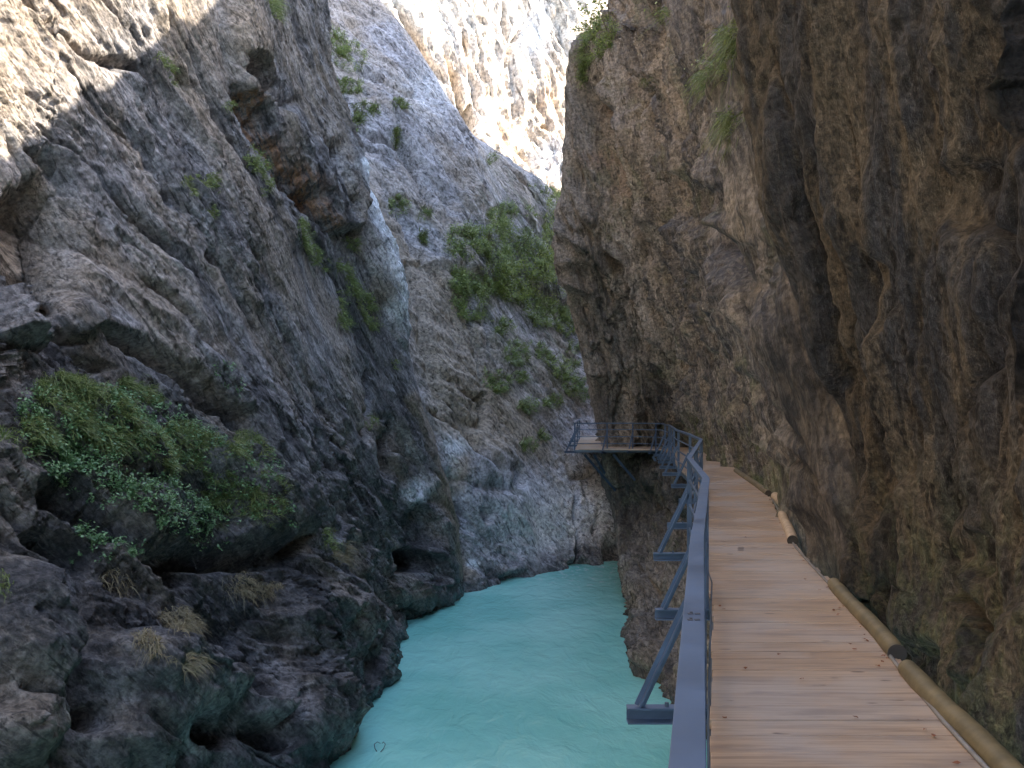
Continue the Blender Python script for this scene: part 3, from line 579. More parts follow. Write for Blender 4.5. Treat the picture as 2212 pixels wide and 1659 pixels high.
#@@STRUCT_END
# ------------------------------------------------------------------ mesh builder
class MB:
    def __init__(s): s.v = []; s.f = []
    def box(s, c, ax, ay, az):             # centre and three half vectors
        c, ax, ay, az = map(Vector, (c, ax, ay, az)); b = len(s.v)
        for i in (-1, 1):
            for j in (-1, 1):
                for k in (-1, 1): s.v.append(c + ax * i + ay * j + az * k)
        s.f += [tuple(b + q for q in f) for f in ((0, 1, 3, 2), (4, 6, 7, 5), (0, 4, 5, 1), (2, 3, 7, 6), (0, 2, 6, 4), (1, 5, 7, 3))]
    def bar(s, a, b, w, h, up=(0, 0, 1), ext=0.0):
        a, b = Vector(a), Vector(b); d = (b - a); L = d.length; d.normalize(); sd = d.cross(Vector(up))
        if sd.length < 1e-3: sd = d.cross(Vector((0, 1, 0)))
        sd.normalize(); u = sd.cross(d)
        s.box((a + b) / 2, d * (L / 2 + ext), sd * w / 2, u * h / 2)
    def strip(s, pts, w, h):               # mitred flat rail along a polyline
        n = len(pts); P = [Vector(p) for p in pts]; b = len(s.v)
        for i, p in enumerate(P):
            d0 = (P[i] - P[i - 1]).normalized() if i else (P[1] - P[0]).normalized()
            d1 = (P[i + 1] - P[i]).normalized() if i < n - 1 else d0
            n0 = Vector((d0.y, -d0.x, 0)).normalized(); n1 = Vector((d1.y, -d1.x, 0)).normalized(); m = (n0 + n1).normalized(); k = 1 / max(.5, m.dot(n0))
            for sx, sz in ((-1, -1), (1, -1), (1, 1), (-1, 1)): s.v.append(p + m * (w / 2 * sx * k) + Vector((0, 0, h / 2 * sz)))
        for i in range(n - 1):
            o = b + 4 * i
            for j in range(4): s.f.append((o + j, o + (j + 1) % 4, o + 4 + (j + 1) % 4, o + 4 + j))
        s.f.append((b + 3, b + 2, b + 1, b)); e = b + 4 * (n - 1); s.f.append((e, e + 1, e + 2, e + 3))
    def tube(s, pts, rad, n=8, cap=True):
        P = [Vector(p) for p in pts]; rs = rad if hasattr(rad, '__len__') else [rad] * len(P); b = len(s.v)
        for i, p in enumerate(P):
            d = (P[min(i + 1, len(P) - 1)] - P[max(i - 1, 0)]).normalized(); x = d.cross(Vector((.03, .1, 1))).normalized(); y = d.cross(x)
            for k in range(n): a = 2 * math.pi * k / n; s.v.append(p + (x * math.cos(a) + y * math.sin(a)) * rs[i])
        for i in range(len(P) - 1):
            for k in range(n): s.f.append((b + i*n + k, b + i*n + (k+1) % n, b + (i+1)*n + (k+1) % n, b + (i+1)*n + k))
        if cap: s.f.append(tuple(b + k for k in range(n))[::-1]); e = b + (len(P) - 1) * n; s.f.append(tuple(e + k for k in range(n)))
    def build(s, name, mat, parent=None, smooth=False, bevel=0.0, org=None):
        o0 = Vector(org) if org is not None else (Vector(parent.matrix_basis.translation) if parent else Vector((0, 0, 0)))
        if parent and parent.parent and org is None: o0 = o0 + Vector(parent.parent.matrix_basis.translation)
        me = bpy.data.meshes.new(name); me.from_pydata([tuple(v - o0) for v in s.v], [], s.f); me.materials.append(mat)
        if smooth:
            for p in me.polygons: p.use_smooth = True
        o = bpy.data.objects.new(name, me); C.objects.link(o)
        if parent: o.parent = parent
        elif org is not None: o.location = o0
        if bevel:
            b = o.modifiers.new('bevel', 'BEVEL'); b.width = bevel; b.segments = 2; b.limit_method = 'ANGLE'
        return o

# ------------------------------------------------------------------ walkway
RAILZ = DECK + 1.05
def onrail(u, v): return Vector(onz(u, v, RAILZ))
RP = [Vector((-.62, -2.6, RAILZ)), onrail(1485, 1659), onrail(1506, 1162), onrail(1525, 1034), onrail(1489, 989), onrail(1515, 949), onrail(1488, 937), onrail(1461, 928), onrail(1447, 918.5)]
RP += [Vector((5.95, 38.6, RAILZ)), Vector((5.3, 39.5, RAILZ)), Vector((2.53, 39.5, RAILZ)), Vector((3.1, 46, RAILZ)), Vector((3.97, 56, RAILZ))]
RY = [p.y for p in RP]; RX = [p.x for p in RP]
def xo(Y):
    if Y < 39.1: return float(np.interp(Y, RY[:10], RX[:10])) + .05
    return float(np.interp(Y, [39.1, 39.45, 46, 56, 60], [5.5, 2.56, 3.13, 4.0, 4.4]))
IN = [(0.9, -3.5), (1.75, 1.5), (2.19, 4.456), (2.9, 8.48), (3.29, 10.9), (3.65, 12.9), (4.85, 18.4), (5.88, 25), (6.9, 31.9), (7.3, 36), (7.7, 41.9)]
def xi(Y):
    if Y < 42: return float(np.interp(Y, [b for a, b in IN], [a for a, b in IN]))
    return float(np.interp(Y, [42, 54, 60], [4.3, 6.6, 7.4]))

def wood_mat():
    m, nt, b = newmat('weathered_plank'); t = NT(nt); tc = t.n('ShaderNodeTexCoord').outputs['Object']
    g = t.map(tc, scale=(.55, 9, 9)); n1 = t.noise(g, 2.2, 7, .6, .5); g2 = t.map(tc, scale=(1.2, 40, 40)); n2 = t.noise(g2, 1.5, 5, .6)
    n3 = t.noise(tc, .8, 5, .6); rnd = t.attr('rnd')
    c = t.mix(rnd, (.47, .32, .21), (.53, .385, .265)); c = t.mix(t.ramp(n1, .4, .68), c, (.32, .22, .15))
    c = t.mix(t.ramp(n3, .42, .6, 0, .6), c, (.43, .365, .31))
    sp = t.n('ShaderNodeTexVoronoi'); sp.inputs['Scale'].default_value = 1; t.l(t.map(tc, scale=(3.0, 9.0, 1)), sp.inputs['Vector'])
    kn = t.math('MULTIPLY', t.ramp(sp.outputs['Distance'], .10, .17, 1, 0), t.ramp(t.noise(tc, 1.7, 3), .52, .6)); c = t.mix(kn, c, (.13, .09, .07))
    st = t.ramp(t.noise(t.map(tc, scale=(.45, 2.6, 1)), 2.0, 6, .65), .5, .68, 0, .7); c = t.mix(st, c, (.24, .19, .16))
    c = t.mix(t.ramp(n2, .35, .6, .22, 0), c, (.17, .10, .065))
    t.l(c, b.inputs['Base Color']); t.l(t.ramp(n3, .35, .65, .34, .55), b.inputs['Roughness']); b.inputs['Specular IOR Level'].default_value = .55
    t.l(t.bump(n2, .35, .004, t.bump(n1, .4, .006)), b.inputs['Normal']); return m
def steel_mat(name, col, rust=.25):
    m, nt, b = newmat(name); t = NT(nt); tc = t.n('ShaderNodeTexCoord').outputs['Object']
    n1 = t.noise(tc, 3.0, 6, .65); n2 = t.noise(tc, 30, 4, .6)
    c = t.mix(t.ramp(n1, .3, .7), tuple(x * .8 for x in col), tuple(x * 1.2 for x in col)); c = t.mix(t.ramp(n2, .66, .74, 0, rust), c, (.16, .08, .05))
    t.l(c, b.inputs['Base Color']); b.inputs['Metallic'].default_value = .15; t.l(t.ramp(n1, .3, .7, .38, .55), b.inputs['Roughness']); t.l(t.bump(n2, .15, .002), b.inputs['Normal']); return m
WOOD = wood_mat(); STEEL = steel_mat('blue_grey_paint', (.075, .11, .17)); DARKSTEEL = steel_mat('dark_steel', (.065, .09, .12)); 
walk = empty('walkway', (1.2, 6, DECK)); tag(walk, 'timber plank walkway on blue grey steel brackets along the right rock wall', 'walkway')
dk = MB(); rn = []; y = -3.4; rr = random.Random(5)
while y < 58:
    wd = rr.choice((.20, .24, .24, .27)) if y < 30 else .23
    a0, a1, b0, b1 = xo(y), xo(y + wd), xi(y), xi(y + wd)
    if 41.9 < y < 42.3: b0, b1 = 4.1, 4.2
    g = .004; dz = rr.uniform(-.003, .003); e0 = rr.uniform(0, .02); e1 = rr.uniform(-.03, .03); b = len(dk.v)
    zt, zb = DECK + dz, DECK - .05
    if y > 44: zt += .06
    for (xx, yy) in ((a0 + e0, y + g), (b0 + e1, y + g), (b1 + e1, y + wd - g), (a1 + e0, y + wd - g)): dk.v += [Vector((xx, yy, zt)), Vector((xx, yy, zb))]
    q = lambda *k: tuple(b + i for i in k)
    dk.f += [q(0, 2, 4, 6), q(1, 7, 5, 3), q(0, 1, 3, 2), q(2, 3, 5, 4), q(4, 5, 7, 6), q(6, 7, 1, 0)]; rn += [rr.random()] * 8
    y += wd
deck = dk.build('deck', WOOD, walk, bevel=.003); at = deck.data.attributes.new('rnd', 'FLOAT', 'POINT'); at.data.foreach_set('value', rn)
eb = MB(); eb.strip([Vector((xo(Y) + .02, Y, DECK - .10)) for Y in (-3, 1, 4, 6, 8, 10, 12, 15, 18, 20, 24, 28, 32, 35, 37.5, 39)], .05, .09); eb.strip([Vector((xo(38.9), 39.35, DECK - .10)), Vector((2.58, 39.47, DECK - .10)), Vector((3.15, 46, DECK - .10)), Vector((4.0, 56, DECK - .10))], .05, .09)
eb.build('edge_beam', DARKSTEEL, walk)
ib = MB(); ib.strip([Vector((xi(Y) - .25, Y, DECK - .10)) for Y in (-3, 1, 4, 8, 12, 18, 25, 32, 36, 41)], .06, .09); ib.build('inner_beam', DARKSTEEL, walk)

rail = empty('railing', (1.2, 6, DECK)); tag(rail, 'blue grey painted steel railing along the river side of the walkway', 'railing')
hr = MB(); hr.strip([p for p in RP], .062, .014); hr.strip([p + Vector((.012, 0, -.022)) for p in RP], .010, .034); hr.strip([p + Vector((-.022, 0, -.022)) for p in RP], .006, .03); hr.build('handrail', STEEL, rail, bevel=.002)
for dz in (.27, .56, .84):
    mr = MB(); mr.strip([p + Vector((.0, 0, -dz)) for p in RP], .022, .03); mr.build('mid_rail', STEEL, rail)
wr = MB(); wr.tube([p + Vector((.05, 0, -.86 - .02 * (i % 2))) for i, p in enumerate(RP[:9])], .006, 6); wr.build('cable', DARKSTEEL, rail)
BY = [2.5, 5.65, 8.4, 11.65, 14.7, 18.6, 22.2, 26.2, 29.2, 32.1, 34.4, 36.6]
spots = [(xo(Y) - .05, Y, (-1, 0)) for Y in BY] + [(5.75, 38.9, (-.7, -.7)), (4.9, 39.5, (-.55, -.8)), (3.86, 39.5, (-.6, -.75)), (2.55, 39.5, (-1, -.25)), (3.1, 46, (-1, .1)), (3.6, 52, (-1, .1))]
for k, (X, Y, dr) in enumerate(spots):
    d = Vector((dr[0], dr[1], 0)).normalized(); s_ = Vector((-d.y, d.x, 0)); foot = Vector((X, Y, DECK - .09))
    br = MB(); inner = foot - d * (1.0 if k < 13 else 1.2); end = foot + d * .43
    br.bar(end, inner, .085, .012, ext=0); br.bar(end + Vector((0, 0, -.041)) - s_ * .03, inner + Vector((0, 0, -.041)) - s_ * .03, .010, .070); br.bar(end + Vector((0, 0, -.081)), inner + Vector((0, 0, -.081)), .085, .010)
    brk = br.build('bracket', STEEL, walk)
    pm = MB(); top = Vector((X, Y, RAILZ - .01)); pm.bar(foot + Vector((0, 0, .01)), top, .062, .012, up=s_); pm.bar(foot + Vector((0, 0, .01)) + d * -.02, top + d * -.02, .010, .05, up=s_)
    post = pm.build('post', STEEL, rail)
    bb = MB(); bb.bar(foot + d * .36 + Vector((0, 0, .01)), Vector((X, Y, DECK + .62)) + d * .03, .06, .012, up=s_); bb.bar(foot + d * .36 + Vector((0, 0, .01)) + s_ * .02, Vector((X, Y, DECK + .62)) + d * .03 + s_ * .02, .012, .035, up=s_)
    bb.build('brace', STEEL, post)
    bo = MB(); bo.tube([foot + d * .2 + Vector((0, 0, .005)), foot + d * .2 + Vector((0, 0, .03))], .012, 6); bo.build('bolt', DARKSTEEL, brk)
def strut(a, b):
    m = MB(); m.bar(a, b, .10, .012, up=(0, 1, 0)); m.bar(Vector(a) + Vector((0, .03, 0)), Vector(b) + Vector((0, .03, 0)), .012, .06, up=(0, 1, 0)); m.build('strut', STEEL, walk)
for (u0, v0, u1, v1, d1) in ((1263, 982, 1345, 1078, 42.0), (1283, 982, 1335, 1072, 43.4), (1325, 982, 1420, 1095, 41.2), (1410, 986, 1475, 1092, 38.6)):
    strut(px(u0, v0, 39.7), px(u1, v1, d1 + .6))
for Y in BY[1:10]: strut((xo(Y) + .2, Y, DECK - .15), (xo(Y) + 1.0, Y + .1, DECK - 1.5))

# round timbers against the rock, beside the inner edge of the deck
logm, nt_, b_ = newmat('barkless_log'); t_ = NT(nt_); tc_ = t_.n('ShaderNodeTexCoord').outputs['Object']; nl = t_.noise(tc_, 5, 7, .62)
t_.l(t_.mix(t_.ramp(nl, .3, .7), (.10, .078, .036), (.20, .15, .07)), b_.inputs['Base Color']); b_.inputs['Roughness'].default_value = .6; t_.l(t_.bump(nl, .4, .01), b_.inputs['Normal'])
palelog = simple('pale_log', (.44, .33, .22), .6, var=.25, bumpd=.01); endm = simple('dark_log_end', (.05, .042, .035), .8)  # dark caps; the open log's shaded hollow is only this colour
def log(pts, r, label, mat, dark_end=True):
    a = Vector(pts[0]); root = empty('log', a); tag(root, label, 'log', 'round timbers along the rock side of the walkway')
    m = MB(); n = 14; P = []
    A, B = Vector(pts[0]), Vector(pts[1])
    for i in range(n): f = i / (n - 1); P.append(A.lerp(B, f) + Vector((.008 * math.sin(5 * f), 0, .006 * math.sin(7 * f))))
    rs = [r * (.93 + .05 * math.sin(3.1 * i) + .02 * math.sin(1.3 * i)) for i in range(n)]; rs[0] *= .93; rs[-1] *= .93
    m.tube(P, rs, 24, cap=False); m.build('trunk', mat, root, smooth=True)
    d = (B - A).normalized()
    for q, f in ((A, .93), (B, .9)): e = MB(); e.tube([q - d * .004, q + d * .004], r * f, 24); e.build('cut_end', endm, root)
    return root
def lz(u, v, z): return Vector(onz(u, v, z))
log([lz(2250, 1745, DECK + .02), lz(1963, 1446, DECK + .03)], .066, 'long greenish log at the near end of the walkway edge, closest to the viewer', logm)
log([lz(1938, 1412, DECK + .03), lz(1803, 1262, DECK + .03)], .066, 'brown log with a dark open end facing the viewer, beside the middle of the deck', logm)
log([lz(1712, 1168, DECK + .04), lz(1690, 1110, DECK + .04)], .07, 'short pale log lying loose in the gap between deck and rock', palelog)
log([lz(1703, 1100, DECK + .02), lz(1675, 1072, DECK + .03)], .085, 'thick pale log stub just behind the short loose log', palelog)
log([lz(1660, 1066, DECK + .03), lz(1590, 1016, DECK + .03)], .066, 'far yellowish log along the deck edge where the walkway bends', logm)
cb = MB(); cb.tube([lz(u, v, DECK + .012) for u, v in ((2150, 1680), (2040, 1560), (1938, 1437), (1868, 1345), (1812, 1284), (1760, 1228), (1718, 1182), (1700, 1150), (1690, 1118), (1668, 1078))], .013, 8)
o = cb.build('pipe', simple('grey_pipe', (.20, .18, .16), .5), None, smooth=True, org=lz(2150, 1680, DECK)); tag(o, 'thin grey pipe running along the inner edge of the plank deck', 'pipe')
# small dark marks stamped on the handrail and on a plank
mk = MB()
for a in (0, .028):
    for bq in (0, .022): mk.box((RP[2].lerp(RP[1], .0) + Vector((-.012 + bq * .8, -.9 + a * 3, .0092))), (.005, 0, 0), (0, .018, 0), (0, 0, .001))
# (placed on the rail line)
rx = lambda Y: float(np.interp(Y, RY[:10], RX[:10]))
mk = MB()
for a in (2.72, 2.80):
    for bq in (-.010, .010): mk.box((rx(a) + bq, a, RAILZ + .0082), (.0075, .001, 0), (0, .007, 0), (0, 0, .0008))
    mk.box((rx(a) - .004, a + .02, RAILZ + .0082), (.004, 0, 0), (0, .004, 0), (0, 0, .0008))
mk.build('number_mark', simple('dark_ink', (.05, .05, .06), .6), rail)
pm = MB()
for k in range(3): c_ = Vector(onz(1600, 1182 + 3.0 * k, DECK + .006)); pm.box(c_, (.035, 0, 0), (0, .012, 0), (0, 0, .001))
pm.build('stamp_mark', simple('dark_ink', (.12, .09, .08), .6), walk)
# dead leaves
LEAFM = simple('dead_leaf', (.20, .07, .03), .7, var=.3)
lr = random.Random(9); lv = MB()
for k in range(46):
    Y = lr.uniform(4.3, 9) if k < 36 else lr.uniform(9, 14); X = xi(Y) - abs(lr.gauss(0, .10)) - .03 if k % 4 else lr.uniform(xo(Y), xi(Y))
    a = lr.uniform(0, 6.3); s_ = lr.uniform(.010, .024); z = DECK + .008; b = len(lv.v)
    for j in range(6): r_ = s_ * (1 if j % 3 == 0 else .55); lv.v.append(Vector((X + r_ * math.cos(a + j * 1.047), Y + r_ * math.sin(a + j * 1.047), z + lr.uniform(0, .012))))
    lv.f.append(tuple(b + j for j in range(6)))
o = lv.build('leaf_litter', LEAFM); tag(o, 'small brown dead leaves scattered along the rock side of the deck', 'leaf litter', kind='stuff')
# bent twig sticking out of the river
c0 = Vector(onz(818, 1625, 0.0)); tw = MB()
for side in (-1, 1):
    tw.tube([c0 + Vector((0, 0, -.05)) if side < 0 else c0 + Vector((.02, 0, -.02)), c0 + Vector((side * .10, .1, .05)), c0 + Vector((side * .13, .2, .12)), c0 + Vector((side * .07, .3, .14)), c0 + Vector((side * .02 + .02, .3, .10))], [.010, .010, .009, .008, .005], 6)
o = tw.build('twig', simple('wet_bark', (.04, .035, .03), .4), None, smooth=True, org=c0); tag(o, 'bent dark twig poking out of the turquoise water in the foreground', 'twig')
# ------------------------------------------------------------------ plants
def pick(pt, e, n, rs, up=-.3):
    P, N, U, V = PATCH[pt]; m = np.zeros(len(P), bool)
    for q in (e if isinstance(e, list) else [e]): m |= ell(U, V, q) < 1
    tocam = np.array([0, 0, EYE]) - P; m &= (np.einsum('ij,ij->i', N, tocam) > 0) & (N[:, 2] > up) & (P[:, 2] > .4) & (P[:, 1] > 1)
    idx = np.nonzero(m)[0]
    if len(idx) == 0: return np.zeros((0, 3)), np.zeros((0, 3))
    wgt = (N[idx, 2] + .6).clip(.05); D = P[idx]; wgt = wgt * (.35 + sstep(pn(D * 1.3 + 4), -.3, .2)); i = rs.choice(idx, n, p=wgt / wgt.sum())
    return P[i] + rs.normal(size=(n, 3)) * .04, N[i]
def quads_obj(name, V, mat, rnd, parent=None, org=(0, 0, 0), nper=4):
    n = V.shape[0]; me = bpy.data.meshes.new(name); me.vertices.add(n * nper)
    me.vertices.foreach_set('co', (V.reshape(-1, 3) - np.array(org)).astype(np.float32).ravel())
    nq = nper // 2 - 1
    b = (np.arange(n) * nper)[:, None, None]; f = (np.array([[2*k, 2*k+1, 2*k+3, 2*k+2] for k in range(nq)])[None] + b).reshape(-1, 4)
    me.loops.add(f.size); me.loops.foreach_set('vertex_index', f.astype(np.int32).ravel()); me.polygons.add(len(f))
    me.polygons.foreach_set('loop_start', np.arange(0, f.size, 4, dtype=np.int32)); me.polygons.foreach_set('loop_total', np.full(len(f), 4, np.int32)); me.update(calc_edges=True)
    at = me.attributes.new('rnd', 'FLOAT', 'POINT'); at.data.foreach_set('value', np.repeat(rnd, nper).astype(np.float32))
    me.materials.append(mat); o = bpy.data.objects.new(name, me); C.objects.link(o)
    if parent: o.parent = parent
    else: o.location = org
    return o
def blades(P, N, rs, L, wd, droop=.7, per=7, spread=.5):
    P = np.repeat(P, per, 0) + rs.normal(size=(len(P) * per, 3)) * L * .12; N = np.repeat(N, per, 0); n = len(P)
    d = N * .55 + np.array([0, 0, .75]) + rs.normal(size=(n, 3)) * spread; d /= np.linalg.norm(d, axis=1)[:, None]
    l = (L * rs.uniform(.5, 1.2, n))[:, None]; side = np.cross(d, rs.normal(size=(n, 3))); side /= np.linalg.norm(side, axis=1)[:, None]; side *= wd
    out = N.copy(); out[:, 2] = 0; pts = []
    for k, t in enumerate((0, .35, .7, 1.0)):
        c = P + d * l * t + (np.array([0, 0, -1.0]) * droop + out * .35) * l * t * t; w_ = side * (1, .85, .55, .08)[k]; pts += [c - w_, c + w_]
    return np.stack(pts, 1)
def leaves(P, N, rs, size, off, n):
    i = rs.randint(0, len(P), n); C_ = P[i] + N[i] * (off * rs.uniform(0, 1, n) ** .8)[:, None] + rs.normal(size=(n, 3)) * off * .22 + np.array([0, 0, 1]) * (off * .3 * rs.uniform(-.4, 1, n))[:, None]
    up = np.array([0, 0, .8]) + N[i] * .5 + rs.normal(size=(n, 3)) * .55; up /= np.linalg.norm(up, axis=1)[:, None]
    a = np.cross(up, rs.normal(size=(n, 3))); a /= np.linalg.norm(a, axis=1)[:, None]; b = np.cross(up, a); s_ = (size * rs.uniform(.5, 1.3, n))[:, None]
    return np.stack([C_ - a * s_, C_ - b * s_ * .55, C_ + b * s_ * .55, C_ + a * s_], 1)
GRASS = leafmat('grass_blades', (.08, .12, .03), (.24, .27, .09), .55); DRY = leafmat('dry_grass', (.22, .17, .09), (.36, .30, .18), .7)
LEAF = leafmat('green_leaves', (.13, .19, .05), (.36, .42, .13), .45); LEAF2 = leafmat('yellow_green_leaves', (.18, .25, .045), (.42, .46, .13), .45); IVY = leafmat('small_pale_leaves', (.06, .13, .04), (.20, .32, .14), .4)
TWIG = simple('twig_bark', (.10, .075, .05), .8)
rs = np.random.RandomState(4)
# grass and leafy cover on the near left cliff: nobody could count it
P, N = pick('left_cliff', [(190, 880, 120, 50, 22), (450, 1020, 150, 70, 30), (300, 845, 50, 22, 30), (250, 940, 90, 40, 20), (420, 965, 80, 38, 32), (480, 1020, 80, 40, 28), (545, 965, 45, 24, 30), (565, 1070, 60, 50, 10), (590, 1150, 42, 30, 0), (60, 940, 60, 40, 0)], 3000, rs, -.3)
g = blades(P, N, rs, .26, .0075, .75); quads_obj('grass', g, GRASS, rs.uniform(0, 1, len(g)), nper=8); tag(bpy.data.objects['grass'], 'dull green grass hanging over the ledges of the left cliff', 'grass', kind='stuff')
P, N = pick('left_cliff', [(540, 1268, 62, 22, 0), (250, 1255, 34, 22, 30), (380, 1340, 46, 22, 20), (330, 1400, 40, 18, 40), (410, 1430, 30, 20, 0)], 420, rs, -.3)
g = blades(P, N, rs, .28, .007, 1.0); o = quads_obj('dry_grass', g, DRY, rs.uniform(0, 1, len(g)), nper=8); tag(o, 'straw coloured dry grass fringing the lower ledges of the left cliff', 'dry grass', kind='stuff')
P, N = pick('left_cliff', [(130, 930, 110, 90, 20), (230, 910, 110, 50, 25), (380, 1010, 90, 60, 30), (330, 1090, 90, 60, 20), (500, 1050, 110, 70, 30), (200, 1185, 90, 32, 10), (560, 1010, 60, 40, 30), (490, 820, 40, 30, 40), (600, 1120, 40, 60, 0), (400, 1180, 120, 20, 0), (300, 1000, 240, 140, 22)], 2200, rs, -.5)
g = leaves(P, N, rs, .034, .15, 24000); o = quads_obj('ground_cover', g, IVY, rs.uniform(0, 1, len(g))); tag(o, 'pale green small leaved creepers covering the terrace of the left cliff', 'ground cover', kind='stuff')

def tuft(pt, e, n, L, label, mat=None, wd=.008, leaf=0, group='grass tufts growing on the left cliff', droop=.8):
    P, N = pick(pt, e, n, rs, -.6)
    if len(P) == 0: print('NO', label); return
    c = P.mean(0); root = empty('grass_tuft', tuple(c)); tag(root, label, 'grass tuft', group)
    g = blades(P, N, rs, L, wd, droop, per=8); quads_obj('blades', g, mat or GRASS, rs.uniform(.2, 1, len(g)), root, c, 8)
    if leaf: g = leaves(P, N, rs, min(.05, L * .11), L * .8, leaf); quads_obj('leaves', g, LEAF, rs.uniform(0, 1, len(g)), root, c)
TA = [((552, 350, 24, 42, -10), 150, .3, 'bright green grass tuft directly below the rusty cleft of the left cliff'),
 ((572, 400, 16, 20, 0), 50, .25, 'smaller grass tuft just under the bright one below the rusty cleft'),
 ((412, 400, 26, 22, 30), 60, .22, 'thin grass patch left of the rusty cleft, leftmost on its slab'),
 ((458, 392, 24, 20, 0), 60, .22, 'thin grass patch between the leftmost patch and the bright tuft'),
 ((455, 458, 14, 16, 0), 24, .22, 'tiny grass tuft below the two thin patches'),
 ((355, 150, 16, 40, -30), 50, .25, 'dim grass streak high on the left cliff under the sunlit rock'),
 ((488, 232, 12, 14, 0), 20, .25, 'tiny tuft at the left lip of the rusty cleft'),
 ((665, 520, 16, 48, -22), 150, .36, 'long green grass streak below the dark overhang tip'),
 ((690, 560, 18, 30, -30), 80, .3, 'grass tuft at the lower end of the streak under the overhang'),
 ((748, 605, 18, 44, -26), 160, .4, 'dense grass cascade on the smooth grey slab, upper half'),
 ((792, 672, 18, 46, -24), 170, .4, 'dense grass cascade on the smooth grey slab, lower half'),
 ((740, 672, 15, 44, -12), 110, .36, 'narrow grass strip left of the dense cascade'),
 ((758, 522, 18, 22, -30), 60, .3, 'small tuft on the pale slab beside the white rock streak'),
 ((802, 915, 14, 18, 0), 50, .3, 'lone tuft above the dark hollow of the grey slab'),
 ((712, 1165, 16, 28, 0), 70, .34, 'green tuft low on the rib above the river'),
 ((850, 785, 8, 14, -20), 18, .25, 'tiny tuft near the right edge of the grey slab')]
for e, n, L, lb in TA: tuft('left_cliff', e, int(n * .6), L * .75, lb, leaf=n * 3, wd=.009)
tuft('left_cliff', (735, 1200, 16, 26, 0), 70, .36, 'straw coloured dry tuft low on the rib above the river', DRY)
tuft('left_cliff', (590, 15, 14, 24, -30), 50, .34, 'yellow green tuft at the top of the left cliff')
tuft('left_cliff', (20, 1262, 34, 30, 40), 90, .2, 'short grass on the rounded rock at the far left')
def bush(pt, e, n, off, size, label, mat=None, stems=5, grp='bushes growing on the middle cliff', grass=0):
    P, N = pick(pt, e, max(40, n // 12), rs, -.7)
    if len(P) == 0: print('NO', label); return
    c = P.mean(0); root = empty('bush', tuple(c)); tag(root, label, 'bush', grp)
    g = leaves(P, N, rs, size * .5, off * .55, int(n * 2.3)); quads_obj('foliage', g, mat or LEAF, rs.uniform(0, 1, len(g)), root, c)
    m = MB()
    for k in range(stems):
        i = rs.randint(len(P)); a = Vector(P[i]) - Vector(N[i]) * .1; d = Vector(N[i]) * .6 + Vector((rs.normal() * .3, rs.normal() * .3, .8)); m.tube([a, a + d * off * .6, a + d * off * 1.1 + Vector((rs.normal() * .05, 0, 0))], [.022, .015, .006], 5)
    m.build('stems', TWIG, root, org=tuple(c)).location = (0, 0, 0)
    if grass: P2, N2 = pick(pt, e, grass, rs, -.7); g = blades(P2, N2, rs, .5, .016, .8, per=7); quads_obj('grass_fringe', g, GRASS, rs.uniform(0, 1, len(g)), root, c, 8)
TB = [((722, 95, 28, 36, -35), 900, .5, .09, 'dark green bush at the top left beside the edge of the left cliff'),
 ((755, 125, 34, 34, 0), 1100, .55, .09, 'largest bush of the top left cluster on the middle cliff'),
 ((705, 182, 24, 20, 0), 600, .45, .09, 'bush touching the left cliff edge, bottom left of the top cluster'),
 ((752, 188, 34, 16, 10), 600, .4, .09, 'flat bush strip at the bottom of the top left cluster'),
 ((790, 236, 32, 14, 15), 350, .35, .08, 'low bush on the ledge below the top left cluster'),
 ((772, 262, 12, 26, 0), 250, .35, .08, 'narrow hanging bush below the ledge bush'),
 ((862, 226, 20, 9, 10), 200, .3, .08, 'tiny isolated bush right of the ledge bush on pale rock'),
 ((856, 300, 12, 22, 0), 220, .3, .08, 'bush at the top of the long dark crack'),
 ((702, 240, 10, 16, 0), 120, .3, .08, 'very small bush on the seam beside the left cliff'),
 ((860, 445, 24, 24, -35), 500, .45, .08, 'rounded bush below the long dark crack'),
 ((915, 465, 14, 14, 0), 120, .3, .08, 'faint small bush right of the rounded bush'),
 ((912, 512, 9, 14, 0), 110, .3, .08, 'small upright bush on the tan gully rim')]
